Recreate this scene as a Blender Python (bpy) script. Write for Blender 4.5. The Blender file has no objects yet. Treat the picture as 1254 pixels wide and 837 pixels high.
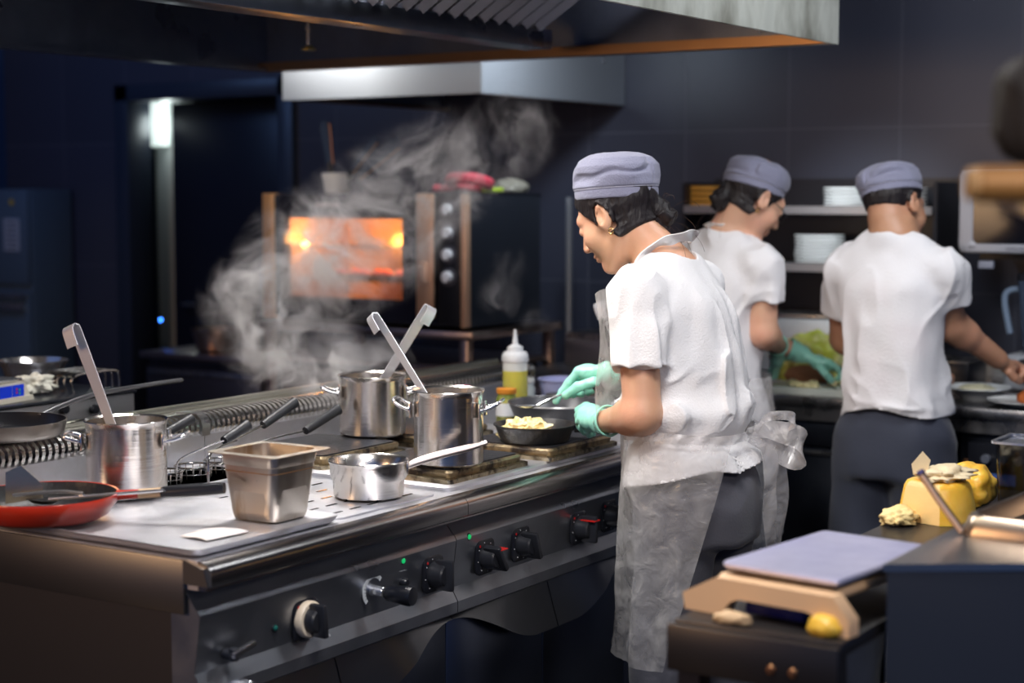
import bpy, bmesh, math, random
import numpy as np
from mathutils import Vector, Matrix, noise as mnoise
random.seed(7)
SC = bpy.context.scene
COL = SC.collection
PI = math.pi

# ---------------------------------------------------------------- camera
EYE = 1.55; FPX = 2080.0; YAW = math.radians(32.9); PIT = math.radians(5.03)
cam_d = bpy.data.cameras.new('camera'); cam = bpy.data.objects.new('camera', cam_d); COL.objects.link(cam)
cam.location = (0, 0, EYE); cam.rotation_euler = (PI/2 - PIT, 0, YAW - PI/2)
cam_d.sensor_width = 36; cam_d.lens = FPX/1254*36; cam_d.clip_start = .05
cam_d.dof.use_dof = True; cam_d.dof.focus_distance = 3.75; cam_d.dof.aperture_fstop = 2.2
SC.camera = cam

# ---------------------------------------------------------------- world, lights, exposure
SC.view_settings.view_transform = 'Standard'; SC.view_settings.look = 'None'
SC.view_settings.gamma = 1; SC.view_settings.exposure = 0.25; SC.view_settings.use_curve_mapping = False
W = bpy.data.worlds.new('night'); SC.world = W; W.use_nodes = True
W.node_tree.nodes['Background'].inputs[0].default_value = (.05, .12, .32, 1)
W.node_tree.nodes['Background'].inputs[1].default_value = .6
def area(name, loc, to, size, power, color=(1, 1, 1), size_y=None, spread=180):
    l = bpy.data.lights.new(name, 'AREA'); l.energy = power; l.color = color; l.size = size; l.spread = math.radians(spread)
    if size_y: l.shape = 'RECTANGLE'; l.size_y = size_y
    o = bpy.data.objects.new(name, l); COL.objects.link(o); o.location = loc
    o.rotation_euler = (Vector(to) - Vector(loc)).to_track_quat('-Z', 'Y').to_euler()
    return o
area('ceiling_panel_by_cook', (2.0, 1.35, 2.62), (3.2, 2.0, 1.1), .6, 33, (1, .965, .94))
area('hood_light_over_range', (3.05, 2.75, 2.28), (3.1, 2.45, .9), .9, 72, (1, .97, .93), .35, 125)
area('ceiling_panel_back_counter', (4.0, 1.1, 2.6), (5.0, 1.9, 1.1), .6, 17, (.93, .96, 1))
area('plate_shelf_fill', (5.0, 2.35, 2.1), (5.85, 2.3, 1.3), .2, 1.3, (.9, .96, 1), None, 50)  # added fill, no fixture behind it, whitens the stacked plates
area('wall_hood_fill', (4.78, 2.85, 2.3), (5.1, 3.34, 2.0), .2, 5, (.85, .93, 1), None, 90)  # added fill that brightens the side of the wall hood
area('oven_bay_light', (4.45, 4.3, 2.25), (4.96, 3.9, 1.95), .35, 3.2, (.95, .98, 1))
area('dining_side_glow', (-.6, 3.6, 1.9), (2.3, 2.6, 1.1), 1.2, 36, (1, .62, .32))
area('blue_wall_fill', (4.6, 5.9, 2.6), (5.8, 6.2, 1.4), .5, 5, (.24, .44, 1))  # added blue fill, lifts the black wall by the doorway to navy
area('pass_glow', (1.2, -.6, 2.3), (2.2, .7, .9), .5, 18, (1, .9, .8))
SC.cycles.use_denoising = True
SC.cycles.max_bounces = 8; SC.cycles.transparent_max_bounces = 16; SC.cycles.volume_bounces = 1
SC.cycles.sample_clamp_indirect = 4; SC.cycles.blur_glossy = 1.0
SC.cycles.caustics_reflective = False; SC.cycles.caustics_refractive = False

# ---------------------------------------------------------------- pixel helper (measuring the photograph: a point on a world plane)
_F = Vector((math.cos(YAW)*math.cos(PIT), math.sin(YAW)*math.cos(PIT), -math.sin(PIT)))
_R = Vector((math.sin(YAW), -math.cos(YAW), 0)); _U = _R.cross(_F)
def at(px, py, ax, v):
    d = _F + _R*((px-627)/FPX) - _U*((py-418.5)/FPX)
    c = Vector((0, 0, EYE)); return c + d*((v-c[ax])/d[ax])
def depth(px, py, dd): return Vector((0, 0, EYE)) + (_F + _R*((px-627)/FPX) - _U*((py-418.5)/FPX))*dd

# ---------------------------------------------------------------- materials
MATS = {}
def mat(name, color, rough=.5, metal=0, bump=None, var=None, spec=None, trans=0, emit=None, coat=0, alpha=1, sheen=0, aniso=None, subs=0, ior=None):
    """bump=(scale, strength[, stretch xyz]); var=(scale, other colour, lo, hi[, stretch])"""
    if name in MATS: return MATS[name]
    m = bpy.data.materials.new(name); m.use_nodes = True; nt = m.node_tree; b = nt.nodes['Principled BSDF']
    N = nt.nodes.new; L = nt.links.new
    b.inputs['Base Color'].default_value = (*color, 1); b.inputs['Roughness'].default_value = rough
    b.inputs['Metallic'].default_value = metal
    if spec is not None: b.inputs['Specular IOR Level'].default_value = spec
    if ior: b.inputs['IOR'].default_value = ior
    b.inputs['Transmission Weight'].default_value = trans; b.inputs['Coat Weight'].default_value = coat
    b.inputs['Alpha'].default_value = alpha; b.inputs['Sheen Weight'].default_value = sheen
    if subs:
        b.inputs['Subsurface Weight'].default_value = subs; b.inputs['Subsurface Scale'].default_value = .01
        b.inputs['Subsurface Radius'].default_value = (1, .4, .25)
    if emit: b.inputs['Emission Color'].default_value = (*emit[:3], 1); b.inputs['Emission Strength'].default_value = emit[3]
    tc = N('ShaderNodeTexCoord')
    def tex(scale, st, detail=5):
        mp = N('ShaderNodeMapping'); L(tc.outputs['Object'], mp.inputs[0]); mp.inputs['Scale'].default_value = st
        t = N('ShaderNodeTexNoise'); L(mp.outputs[0], t.inputs['Vector']); t.inputs['Scale'].default_value = scale; t.inputs['Detail'].default_value = detail
        return t
    if var:
        t = tex(var[0], var[4] if len(var) > 4 else (1, 1, 1))
        r = N('ShaderNodeMapRange'); L(t.outputs[0], r.inputs[0]); r.inputs[1].default_value = var[2]; r.inputs[2].default_value = var[3]
        mx = N('ShaderNodeMix'); mx.data_type = 'RGBA'; L(r.outputs[0], mx.inputs[0])
        mx.inputs[6].default_value = (*color, 1); mx.inputs[7].default_value = (*var[1], 1); L(mx.outputs[2], b.inputs['Base Color'])
        if metal > .5:
            r2 = N('ShaderNodeMapRange'); L(t.outputs[0], r2.inputs[0]); r2.inputs[1].default_value = .3; r2.inputs[2].default_value = .7
            r2.inputs[3].default_value = rough*.75; r2.inputs[4].default_value = rough*1.4; L(r2.outputs[0], b.inputs['Roughness'])
    if bump:
        t = tex(bump[0], bump[2] if len(bump) > 2 else (1, 1, 1), 4)
        bp = N('ShaderNodeBump'); bp.inputs['Strength'].default_value = bump[1]; bp.inputs['Distance'].default_value = .01
        L(t.outputs[0], bp.inputs['Height']); L(bp.outputs[0], b.inputs['Normal'])
    MATS[name] = m; return m

STEEL = mat('brushed_steel', (.56, .55, .55), .27, 1, bump=(6, .03, (1, 1, 60)), var=(14, (.42, .4, .39), .45, .8))
POT = mat('polished_pot_steel', (.78, .74, .70), .22, 1, bump=(5, .035, (1, 1, 40)), var=(9, (.5, .44, .37), .5, .85))
TOPST = mat('worktop_steel', (.72, .72, .77), .4, .85, bump=(9, .04), var=(7, (.5, .48, .48), .45, .75))
PANEL = mat('range_panel_steel', (.37, .39, .43), .33, .95, bump=(5, .03, (1, 40, 40)), var=(6, (.3, .3, .33), .4, .8))
DOORST = mat('door_dark_steel', (.20, .22, .28), .3, 1, bump=(5, .03, (1, 30, 1)))
HOODST = mat('hood_steel', (.21, .24, .30), .33, 1, bump=(4, .05), var=(5, (.13, .15, .20), .4, .75))
STAINED = mat('stained_hood_steel', (.62, .64, .58), .5, .6, bump=(8, .1), var=(7, (.2, .2, .17), .42, .66, (1, 1, .5)))
CHROME = mat('chrome', (.85, .85, .87), .2, .9)
WIREST = mat('wire_steel', (.6, .58, .56), .2, 1)
BLACKP = mat('black_plastic', (.012, .013, .018), .3)
LIPST = mat('lip_steel', (.40, .38, .38), .24, 1, bump=(5, .03, (1, 40, 40)))
DARKP = mat('dark_rubber', (.02, .022, .03), .5)
IRON = mat('cast_iron', (.018, .018, .02), .42, 0, bump=(60, .25), var=(20, (.06, .045, .035), .55, .8))
PANBLK = mat('black_pan', (.014, .015, .02), .28, 0, bump=(40, .08))
PLATEM = mat('hotplate_crust', (.33, .25, .15), .38, .8, bump=(50, .4), var=(30, (.05, .04, .035), .45, .62))
RED = mat('red_enamel', (.6, .035, .012), .3, 0, var=(7, (.32, .015, .01), .5, .8), coat=.4)
CREAM = mat('cream_handle', (.62, .45, .28), .5)
STRAP_ = mat('strap_steel', (.92, .92, .97), .32, .65, bump=(5, .03))
WHITEP = mat('white_plastic', (.75, .77, .8), .35, 0)
CERAM = mat('white_ceramic', (.88, .9, .9), .3)
COPPER = mat('copper', (.55, .26, .12), .3, 1)
GLASS = mat('clear_glass', (.9, .93, .95), .05, 0, trans=1, ior=1.3)
BLACKG = mat('black_glass', (.006, .007, .012), .12)
WALLM = None

# ---------------------------------------------------------------- mesh helpers
class MB:
    def __init__(s): s.b = bmesh.new()
    def box(s, c, d, rot=None, bev=0, seg=2):
        r = bmesh.ops.create_cube(s.b, size=1); vs = r['verts']
        bmesh.ops.scale(s.b, verts=vs, vec=d)
        if bev:
            es = list({e for v in vs for e in v.link_edges})
            q = bmesh.ops.bevel(s.b, geom=es, offset=bev, segments=seg, affect='EDGES', profile=.5); vs = list({v for f in q['faces'] for v in f.verts} | {v for v in vs if v.is_valid})
        if rot is not None: bmesh.ops.rotate(s.b, verts=vs, cent=(0, 0, 0), matrix=rot)
        bmesh.ops.translate(s.b, verts=vs, vec=c); return s
    def bb(s, x0, x1, y0, y1, z0, z1, bev=0): return s.box(((x0+x1)/2, (y0+y1)/2, (z0+z1)/2), (abs(x1-x0), abs(y1-y0), abs(z1-z0)), None, bev)
    def lathe(s, prof, n=40, c=(0, 0, 0), rot=None, sx=1, sy=1):
        rings = []; M = rot or Matrix.Identity(3); c = Vector(c)
        for r, z in prof:
            if r < 1e-5: rings.append([s.b.verts.new(c + M @ Vector((0, 0, z)))])
            else: rings.append([s.b.verts.new(c + M @ Vector((sx*r*math.cos(2*PI*k/n), sy*r*math.sin(2*PI*k/n), z))) for k in range(n)])
        for a, b_ in zip(rings, rings[1:]):
            for k in range(n):
                q = [a[k % len(a)], a[(k+1) % len(a)], b_[(k+1) % len(b_)], b_[k % len(b_)]]
                u = []; [u.append(v) for v in q if v not in u]
                if len(u) > 2:
                    try: s.b.faces.new(u)
                    except ValueError: pass
        return s
    def cyl(s, a, b_, r, r2=None, n=20):
        a = Vector(a); b_ = Vector(b_); d = b_-a; M = d.to_track_quat('Z', 'Y').to_matrix(); r2 = r if r2 is None else r2
        e = min(r, r2)*.12
        return s.lathe([(0, 0), (r-e, 0), (r, e), (r2, d.length-e), (r2-e, d.length), (0, d.length)], n, a, M)
    def tube(s, pts, r, n=10, smooth=True, flat=1, up=None):
        pts = [Vector(p) for p in pts]
        if smooth and len(pts) > 2:
            out = []
            for i in range(len(pts)-1):
                p0 = pts[max(i-1, 0)]; p1 = pts[i]; p2 = pts[i+1]; p3 = pts[min(i+2, len(pts)-1)]
                for k in range(6):
                    t = k/6; out.append(.5*((2*p1)+(p2-p0)*t+(2*p0-5*p1+4*p2-p3)*t*t+(3*p1-p0-3*p2+p3)*t**3))
            out.append(pts[-1]); pts = out
        N = len(pts); rs = r if callable(r) else (lambda t: r)
        upv = Vector(up) if up else None; prev = None; rings = []
        for i, p in enumerate(pts):
            t = (pts[min(i+1, N-1)]-pts[max(i-1, 0)]).normalized()
            if upv: a = t.cross(upv).normalized()
            elif prev is None: a = t.orthogonal().normalized()
            else: a = (prev - t*prev.dot(t)).normalized()
            prev = a; b2 = t.cross(a); rr = rs(i/(N-1))
            rings.append([s.b.verts.new(p + a*math.cos(2*PI*k/n)*rr + b2*math.sin(2*PI*k/n)*rr*flat) for k in range(n)])
        for A, B in zip(rings, rings[1:]):
            for k in range(n): s.b.faces.new((A[k], A[(k+1) % n], B[(k+1) % n], B[k]))
        s.b.faces.new(rings[0][::-1]); s.b.faces.new(rings[-1]); return s
    def ring(s, c, R_, r, n=40, rot=None, sx=1, sy=1):
        M = rot or Matrix.Identity(3); c = Vector(c); m = 8; g = []
        for i in range(n):
            a = 2*PI*i/n; g.append([s.b.verts.new(c + M @ Vector((sx*(R_+r*math.cos(2*PI*k/m))*math.cos(a), sy*(R_+r*math.cos(2*PI*k/m))*math.sin(a), r*math.sin(2*PI*k/m)))) for k in range(m)])
        for i in range(n):
            for k in range(m): s.b.faces.new((g[i][k], g[(i+1) % n][k], g[(i+1) % n][(k+1) % m], g[i][(k+1) % m]))
        return s
    def prism(s, poly, o, u, v, w, th):
        """polygon in the (u,v) plane at o, extruded th along w"""
        o, u, v, w = map(Vector, (o, u, v, w))
        A = [s.b.verts.new(o+u*a+v*b_) for a, b_ in poly]; B = [s.b.verts.new(o+u*a+v*b_+w*th) for a, b_ in poly]
        s.b.faces.new(A[::-1]); s.b.faces.new(B); n = len(A)
        for k in range(n): s.b.faces.new((A[k], A[(k+1) % n], B[(k+1) % n], B[k]))
        return s
    def rrloft(s, levels, c=(0, 0, 0), rot=None, m=6, caps=(True, False)):
        """rounded-rectangle loft: levels = (halfx, halfy, corner_r, z)"""
        M = rot or Matrix.Identity(3); c = Vector(c); rings = []
        for hx, hy, cr, z in levels:
            ring = []
            for q, (sx, sy) in enumerate(((1, 1), (-1, 1), (-1, -1), (1, -1))):
                for k in range(m+1):
                    a = q*PI/2 + k/m*PI/2
                    ring.append(s.b.verts.new(c + M @ Vector((sx*(hx-cr)+cr*math.cos(a), sy*(hy-cr)+cr*math.sin(a), z))))
            rings.append(ring)
        n = len(rings[0])
        for A, B in zip(rings, rings[1:]):
            for k in range(n): s.b.faces.new((A[k], A[(k+1) % n], B[(k+1) % n], B[k]))
        if caps[0]: s.b.faces.new(rings[0][::-1])
        if caps[1]: s.b.faces.new(rings[-1])
        return s
    def grid(s, fn, nu, nv):
        g = [[s.b.verts.new(fn(i/(nu-1), j/(nv-1))) for j in range(nv)] for i in range(nu)]
        for i in range(nu-1):
            for j in range(nv-1): s.b.faces.new((g[i][j], g[i+1][j], g[i+1][j+1], g[i][j+1]))
        return s
    def build(s, name, m, parent=None, loc=None, smooth=True, solid=0, label=None, ang=40):
        bmesh.ops.recalc_face_normals(s.b, faces=s.b.faces)
        me = bpy.data.meshes.new(name); s.b.to_mesh(me); s.b.free()
        if smooth:
            me.shade_smooth(); me.set_sharp_from_angle(angle=math.radians(ang))
        me.materials.append(m)
        o = bpy.data.objects.new(name, me); COL.objects.link(o)
        if parent is not None: o.parent = parent
        if loc is not None: o.location = loc
        if solid:
            md = o.modifiers.new('thickness', 'SOLIDIFY'); md.thickness = solid; md.offset = 0
        if label: o['label'] = label
        return o
def merge(o, mb, m, t=None):
    """add surface detail of a second material to an existing part"""
    if t is not None: bmesh.ops.translate(mb.b, verts=mb.b.verts, vec=-Vector(t.location))
    o.data.materials.append(m); k = len(o.data.materials)-1
    bmesh.ops.recalc_face_normals(mb.b, faces=mb.b.faces)
    for f in mb.b.faces: f.material_index = k; f.smooth = False
    mb.b.from_mesh(o.data); mb.b.to_mesh(o.data); mb.b.free(); return o
def tag(o, label, cat, group=None, kind=None):
    o['label'] = label; o['category'] = cat
    if group: o['group'] = group
    if kind: o['kind'] = kind
    return o
def thing(name, label, cat, loc=(0, 0, 0), rz=0, group=None):
    o = bpy.data.objects.new(name, None); COL.objects.link(o); o.empty_display_size = .05
    o.location = loc; o.rotation_euler = (0, 0, rz); return tag(o, label, cat, group)
def struct(name, mb, m, **k):
    o = mb.build(name, m, **k); o['kind'] = 'structure'; return o
def dup(root, loc, rz=None, label=None, group=None):
    r = root.copy(); COL.objects.link(r); r.location = loc
    if rz is not None: r.rotation_euler = (0, 0, rz)
    if label: r['label'] = label
    if group: r['group'] = group
    def kids(src, dst):
        for ch in list(src.children):
            c = ch.copy(); COL.objects.link(c); c.parent = dst; kids(ch, c)
    kids(root, r); return r
def text(body, size, m, loc, right, up, parent=None, depth_=.0006, name='lettering', label=None):
    cu = bpy.data.curves.new(name, 'FONT'); cu.body = body; cu.size = size; cu.extrude = depth_; cu.align_x = 'CENTER'; cu.align_y = 'CENTER'
    cu.resolution_u = 3; cu.materials.append(m)
    tmp = bpy.data.objects.new(name, cu); COL.objects.link(tmp); bpy.context.view_layer.update()
    me = bpy.data.meshes.new_from_object(tmp, depsgraph=bpy.context.evaluated_depsgraph_get()); bpy.data.objects.remove(tmp); bpy.data.curves.remove(cu)
    o = bpy.data.objects.new(name, me); COL.objects.link(o)
    r = Vector(right).normalized(); u = Vector(up).normalized(); n = r.cross(u)
    o.matrix_world = Matrix(((r.x, u.x, n.x, loc[0]), (r.y, u.y, n.y, loc[1]), (r.z, u.z, n.z, loc[2]), (0, 0, 0, 1)))
    if parent is not None:
        o.parent = parent; o.matrix_parent_inverse = Matrix.Translation(-Vector(parent.location))
    if label: o['label'] = label
    return o
def RX(a): return Matrix.Rotation(a, 3, 'X')
def RY(a): return Matrix.Rotation(a, 3, 'Y')
def RZ(a): return Matrix.Rotation(a, 3, 'Z')

# ================================================================ THE ROOM
def tile_mat(name, c1, c2, mortar, w, h, off=(0, 0, 0), axes='yz', rough=.35):
    m = bpy.data.materials.new(name); m.use_nodes = True; nt = m.node_tree; b = nt.nodes['Principled BSDF']; N = nt.nodes.new; L = nt.links.new
    tc = N('ShaderNodeTexCoord'); sp = N('ShaderNodeSeparateXYZ'); cb = N('ShaderNodeCombineXYZ'); L(tc.outputs['Object'], sp.inputs[0])
    L(sp.outputs[axes[0].upper()], cb.inputs[0]); L(sp.outputs[axes[1].upper()], cb.inputs[1])
    mp = N('ShaderNodeMapping'); mp.inputs['Location'].default_value = off; L(cb.outputs[0], mp.inputs[0])
    br = N('ShaderNodeTexBrick'); L(mp.outputs[0], br.inputs[0]); br.offset = 0; br.inputs['Scale'].default_value = 1
    br.inputs['Brick Width'].default_value = w; br.inputs['Row Height'].default_value = h; br.inputs['Mortar Size'].default_value = .0035
    br.inputs['Color1'].default_value = (*c1, 1); br.inputs['Color2'].default_value = (*c2, 1); br.inputs['Mortar'].default_value = (*mortar, 1)
    L(br.outputs[0], b.inputs['Base Color']); b.inputs['Roughness'].default_value = rough
    bp = N('ShaderNodeBump'); bp.inputs['Distance'].default_value = .003; bp.inputs['Strength'].default_value = .5; bp.invert = True
    L(br.outputs['Fac'], bp.inputs['Height']); L(bp.outputs[0], b.inputs['Normal']); return m
WALLB = tile_mat('dark_wall_tiles', (.046, .050, .076), (.040, .044, .066), (.075, .08, .11), .437, .6, (-.013, .013, 0))
DARKWALL = mat('navy_wall_paint', (.026, .060, .14), .55)
FLOORM = tile_mat('dark_floor_tiles', (.02, .021, .025), (.026, .026, .03), (.01, .01, .012), .3, .3, (0, 0, 0), 'xy', .4)
CEILM = mat('dark_ceiling', (.03, .033, .045), .8)
FRAMEM = mat('dark_door_frame', (.022, .030, .050), .4)
struct('floor', MB().bb(-3, 8.6, -3, 7.2, -.1, 0), FLOORM)
struct('ceiling', MB().bb(2.6, 8.6, -3, 7.2, 2.75, 2.85), CEILM)
# back wall with the door opening (y 5.13..6.10, z 0..2.0)
wb = MB(); wb.bb(6.0, 6.12, -3, 5.13, 0, 2.75); wb.bb(6.0, 6.12, 5.13, 6.10, 2.0, 2.75); wb.bb(6.0, 6.12, 6.10, 7.2, 0, 2.75)
struct('wall_back', wb, WALLB)
struct('wall_left', MB().bb(-3, 8.6, 7.0, 7.1, 0, 2.75), DARKWALL)
df = MB(); df.bb(5.97, 6.13, 5.05, 5.14, 0, 2.07, .004); df.bb(5.97, 6.13, 6.09, 6.18, 0, 2.07, .004); df.bb(5.97, 6.13, 5.05, 6.18, 1.99, 2.07, .004)
struct('trim_1', df, FRAMEM)
# passage behind the door
pw = MB(); pw.bb(8.3, 8.4, 4, 7.1, 0, 2.75); pw.bb(6.12, 8.4, 4.2, 4.3, 0, 2.75)
struct('wall_passage', pw, DARKWALL)
PALE = mat('pale_post_paint', (.55, .58, .58), .5)
struct('trim_2', MB().bb(6.32, 6.42, 6.075, 6.25, 0, 2.1, .003), PALE)
dl = MB(); dl.bb(6.16, 6.2, 5.12, 5.98, .02, 1.985, .004)
dr = struct('door_1', dl, mat('door_leaf_black', (.008, .01, .02), .35))
h = MB(); h.tube([(6.16, 5.88, 1.0), (6.11, 5.88, 1.0), (6.11, 5.80, 1.0)], .009, 8, False); h.build('door_handle', STEEL, dr)
t = thing('wall_lamp', 'white lit box lamp seen through the doorway beside the pale post', 'lamp', (6.28, 6.19, 1.78))
MB().bb(-.03, .03, -.05, .05, 0, .25, .008).build('lamp_diffuser', mat('lamp_glow', (.9, .95, .92), .4, emit=(.8, .95, .9, .75)), t)
MB().bb(.03, .045, -.055, .055, -.005, .255, .003).build('back_plate', PALE, t)
ll = bpy.data.lights.new('passage_lamp', 'POINT'); ll.energy = 1.4; ll.color = (.85, .97, .95); ll.shadow_soft_size = .06
lo = bpy.data.objects.new('passage_lamp', ll); COL.objects.link(lo); lo.location = (6.2, 6.03, 1.9)

# ================================================================ THE RANGE ISLAND (front y=2.05, left end x=2.18, top z=.90)
RX0, RX1 = 2.18, 4.46; FY, BY = 2.05, 2.80
def extr(mb, prof, x0, x1):   # (y,z) profile run along x
    return mb.prism([(a, b) for a, b in prof], (x0, 0, 0), (0, 1, 0), (0, 0, 1), (1, 0, 0), x1-x0)
t = thing('range_worktop', 'long stainless steel range worktop with rounded front lip in front of the cook', 'worktop', (2.18, 2.4, .80))
def wtop():
    m = MB()
    prof = [(2.80, .862), (2.80, .90), (2.072, .90), (2.072, .846), (2.80, .846)]
    for a, b in ((2.18, 2.979), (2.981, 3.779), (3.781, 4.46)): extr(m, prof, a, b)
    return m
w = wtop().build('worktop_surface', TOPST, t, ang=50)
for v in w.data.vertices: v.co -= Vector(t.location)
for a, b in ((2.18, 2.979), (2.981, 3.779), (3.781, 4.46)):
    m = MB(); extr(m, [(2.0719, .8998), (2.062, .8985), (2.052, .8945), (2.045, .889), (2.0415, .884), (2.040, .878), (2.04, .857), (2.043, .8535), (2.052, .853), (2.052, .847), (2.0719, .847)], a, b)
    lp = m.build('front_lip', LIPST, t, ang=50)
    for v in lp.data.vertices: v.co -= Vector(t.location)
m = MB(); m.bb(2.172, 2.18, 2.10, 2.80, .80, .899, .002)
m.prism([(2.042, .857), (2.052, .889), (2.10, .899), (2.10, .857)], (2.172, 0, 0), (0, 1, 0), (0, 0, 1), (1, 0, 0), .008)
e = m.build('side_band', mat('side_band_steel', (.2, .185, .17), .38, 1, bump=(6, .05)), t)
for v in e.data.vertices: v.co -= Vector(t.location)

def shift(o, t):
    for v in o.data.vertices: v.co -= Vector(t.location)
    return o
def knob(parent, x, z, y, ang, style):
    """heavy range knob on a round-square backing plate, axis along -y"""
    L_ = Vector(parent.location)
    def bld(mb, n, m, p, **k): return shift(mb.build(n, m, p, **k), parent)
    plate = MB(); R_ = Matrix.Rotation(PI/2, 3, 'X')
    plate.rrloft([(.037, .039, .016, 0), (.037, .039, .016, .004), (.034, .036, .015, .006)], (x, y, z), R_, caps=(True, True))
    pl = bld(plate, 'knob_plate', BLACKP, parent)
    if style == 'white':
        rg = MB(); rg.lathe([(.024, 0), (.036, 0), (.036, .012), (.033, .016), (.026, .016)], 36, (x, y-.004, z), R_); bld(rg, 'dial_ring', mat('cream_dial', (.8, .68, .52), .4), pl)
    k = MB(); k.lathe([(.027, 0), (.027, .008), (.024, .018), (.023, .03), (.02, .033), (0, .034)], 36, (x, y-.006, z), R_)
    ca, sa = math.cos(ang), math.sin(ang)
    M = Matrix.Rotation(-ang, 3, 'Y')
    k.box((x+0*ca, y-.033, z), (.013, .044, .066), M, .004)
    kb = bld(k, 'knob', mat('knob_black', (.02, .021, .026), .33), pl)
    if style == 'red':
        mat('pointer_red', (.7, .02, .015), .4)
        s = MB(); s.box((x, y-.0338, z+.022), (.028, .044, .0025)); bld(s, 'red_mark', MATS['pointer_red'], kb)
    d = MB()
    for q in range(8):
        a = q*PI/4+.2
        d.cyl((x+math.cos(a)*.0325, y-.006, z+math.sin(a)*.0335), (x+math.cos(a)*.0325, y-.0068, z+math.sin(a)*.0335), .0013, n=8)
    merge(pl, d, WHITEP, parent)
    d = MB(); d.cyl((x-.024, y-.006, z+.027), (x-.024, y-.007, z+.027), .0032, n=12); merge(pl, d, mat('dot_red', (.55, .01, .01), .4), parent)
    return pl
def led(parent, x, z, y, on=True):
    m = MB(); m.lathe([(.0085, 0), (.0085, .002), (.007, .003)], 20, (x, y, z), Matrix.Rotation(PI/2, 3, 'X'))
    l = shift(m.build('lamp_bezel', BLACKP, parent), parent)
    m = MB(); m.lathe([(0.006, .0), (.0055, .004), (.003, .006), (0, .0065)], 16, (x, y, z), Matrix.Rotation(PI/2, 3, 'X'))
    shift(m.build('signal_lamp', mat('led_green', (.01, .35, .1), .3, emit=(.02, .9, .25, .35)) if on else mat('led_dark', (.01, .12, .1), .3), l), parent)

def door_wing(m, x0, x1, mirror):
    """curved pull lip: thin at one end and deep at the other"""
    pts = []; n = 22
    for i in range(n+1):
        s = i/n; dip = .098*(.5-.5*math.cos(PI*min(1, s*1.25)))
        pts.append((x0+(x1-x0)*(s if not mirror else 1-s), .622-dip))
    top = [(pts[-1][0], .629), (pts[0][0], .629)]
    top2 = [(p[0], p[1]) for p in pts]
    fa = lambda x, z: Vector((x, 2.098-(.040*min(1, max(0, (.640-z)/.09)) if z < .628 else 0)*1.0, z))
    A = [m.b.verts.new((x, 2.086-.03*min(1, (.63-z)/.06), z)) for x, z in top2]
    B = [m.b.verts.new((x, 2.088, .629)) for x, z in top2]
    A2 = [m.b.verts.new((v.co.x, v.co.y+.012, v.co.z+.001)) for v in A]
    for k in range(n):
        m.b.faces.new((A[k], A[k+1], B[k+1], B[k])); m.b.faces.new((A[k], A2[k], A2[k+1], A[k+1]))
    m.b.faces.new((A[0], B[0], A2[0])); m.b.faces.new((A[-1], A2[-1], B[-1]))

def range_module(x0, x1, label):
    t = thing('range_cabinet', label, 'range cabinet', ((x0+x1)/2, 2.45, 0), 0, 'range cabinets under the worktop')
    g = .0015; a, b = x0+g, x1-g
    m = MB(); m.bb(a, b, 2.14, 2.80, .10, .845); m.bb(a+.01, b-.01, 2.2, 2.75, 0, .10)
    shift(m.build('body', mat('cabinet_steel_side', (.17, .155, .14), .36, 1, bump=(5, .04)), t), t)
    m = MB(); extr(m, [(2.14, .845), (2.108, .845), (2.082, .812), (2.075, .806), (2.071, .798), (2.085, .692), (2.068, .664), (2.068, .640), (2.078, .634), (2.14, .634)], a, b)
    p = shift(m.build('control_panel', PANEL, t, ang=25), t)
    mid = (a+b)/2
    for (c, d, mir) in ((a, mid-.002, False), (mid+.002, b, True)):
        m = MB(); m.bb(c, d, 2.10, 2.139, .13, .628, .002)
        dd = shift(m.build('door', DOORST, t), t)
        m = MB(); door_wing(m, c, d, mir); shift(m.build('door_grip', mat('grip_steel', (.24, .245, .26), .28, 1), dd, ang=60), t)
    return t
r1 = range_module(2.18, 2.98, 'leftmost dark steel range cabinet with white ringed dial and lever knob')
r2 = range_module(2.98, 3.78, 'middle dark steel range cabinet with four black knobs beside the apron')
r3 = range_module(3.78, 4.46, 'dark steel range cabinet at the far end, hidden behind the aproned cook')
PY = 2.078
knob(r1, 2.478, .732, PY+.001, .1, 'white'); knob(r1, 2.897, .740, PY-.001, 0, 'plain')
led(r1, 2.392, .732, PY+.002, False); led(r1, 2.789, .788, PY-.003)
# lever knob with half ring scale
m = MB()
for k in range(13):
    a = PI*.25+k/12*PI*.95
    m.box((2.69+math.cos(a)*.030, PY-.0025, .745+math.sin(a)*.030), (.009, .002, .009), Matrix.Rotation(-a, 3, 'Y'))
shift(m.build('scale_arc', mat('arc_white', (.75, .78, .8), .4), r1), r1)
m = MB(); m.cyl((2.69, PY, .745), (2.69, PY-.03, .745), .012, .010); k_ = shift(m.build('lever_shaft', CHROME, r1), r1)
m = MB(); m.lathe([(.010, 0), (.015, .006), (.018, .03), (.021, .055), (.019, .064), (0, .066)], 28, (2.695, PY-.03, .742), Matrix.Rotation(PI/2, 3, 'X') @ Matrix.Rotation(.12, 3, 'Y'))
shift(m.build('lever_grip', BLACKP, k_), r1)
m = MB(); m.lathe([(.010, 0), (.010, .01), (.007, .014), (0, .015)], 20, (2.792, PY, .742), Matrix.Rotation(PI/2, 3, 'X')); shift(m.build('reset_button', BLACKP, r1), r1)
LET = mat('panel_lettering', (.6, .62, .65), .5)
text('MAX', .009, LET, (2.655, PY-.0025, .783), (1, 0, 0), (0, 0, 1), r1)
text('MIN', .009, LET, (2.737, PY-.0025, .785), (1, 0, 0), (0, 0, 1), r1)
text('RESET', .010, LET, (2.792, PY-.0025, .769), (1, 0, 0), (0, 0, 1), r1)
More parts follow.
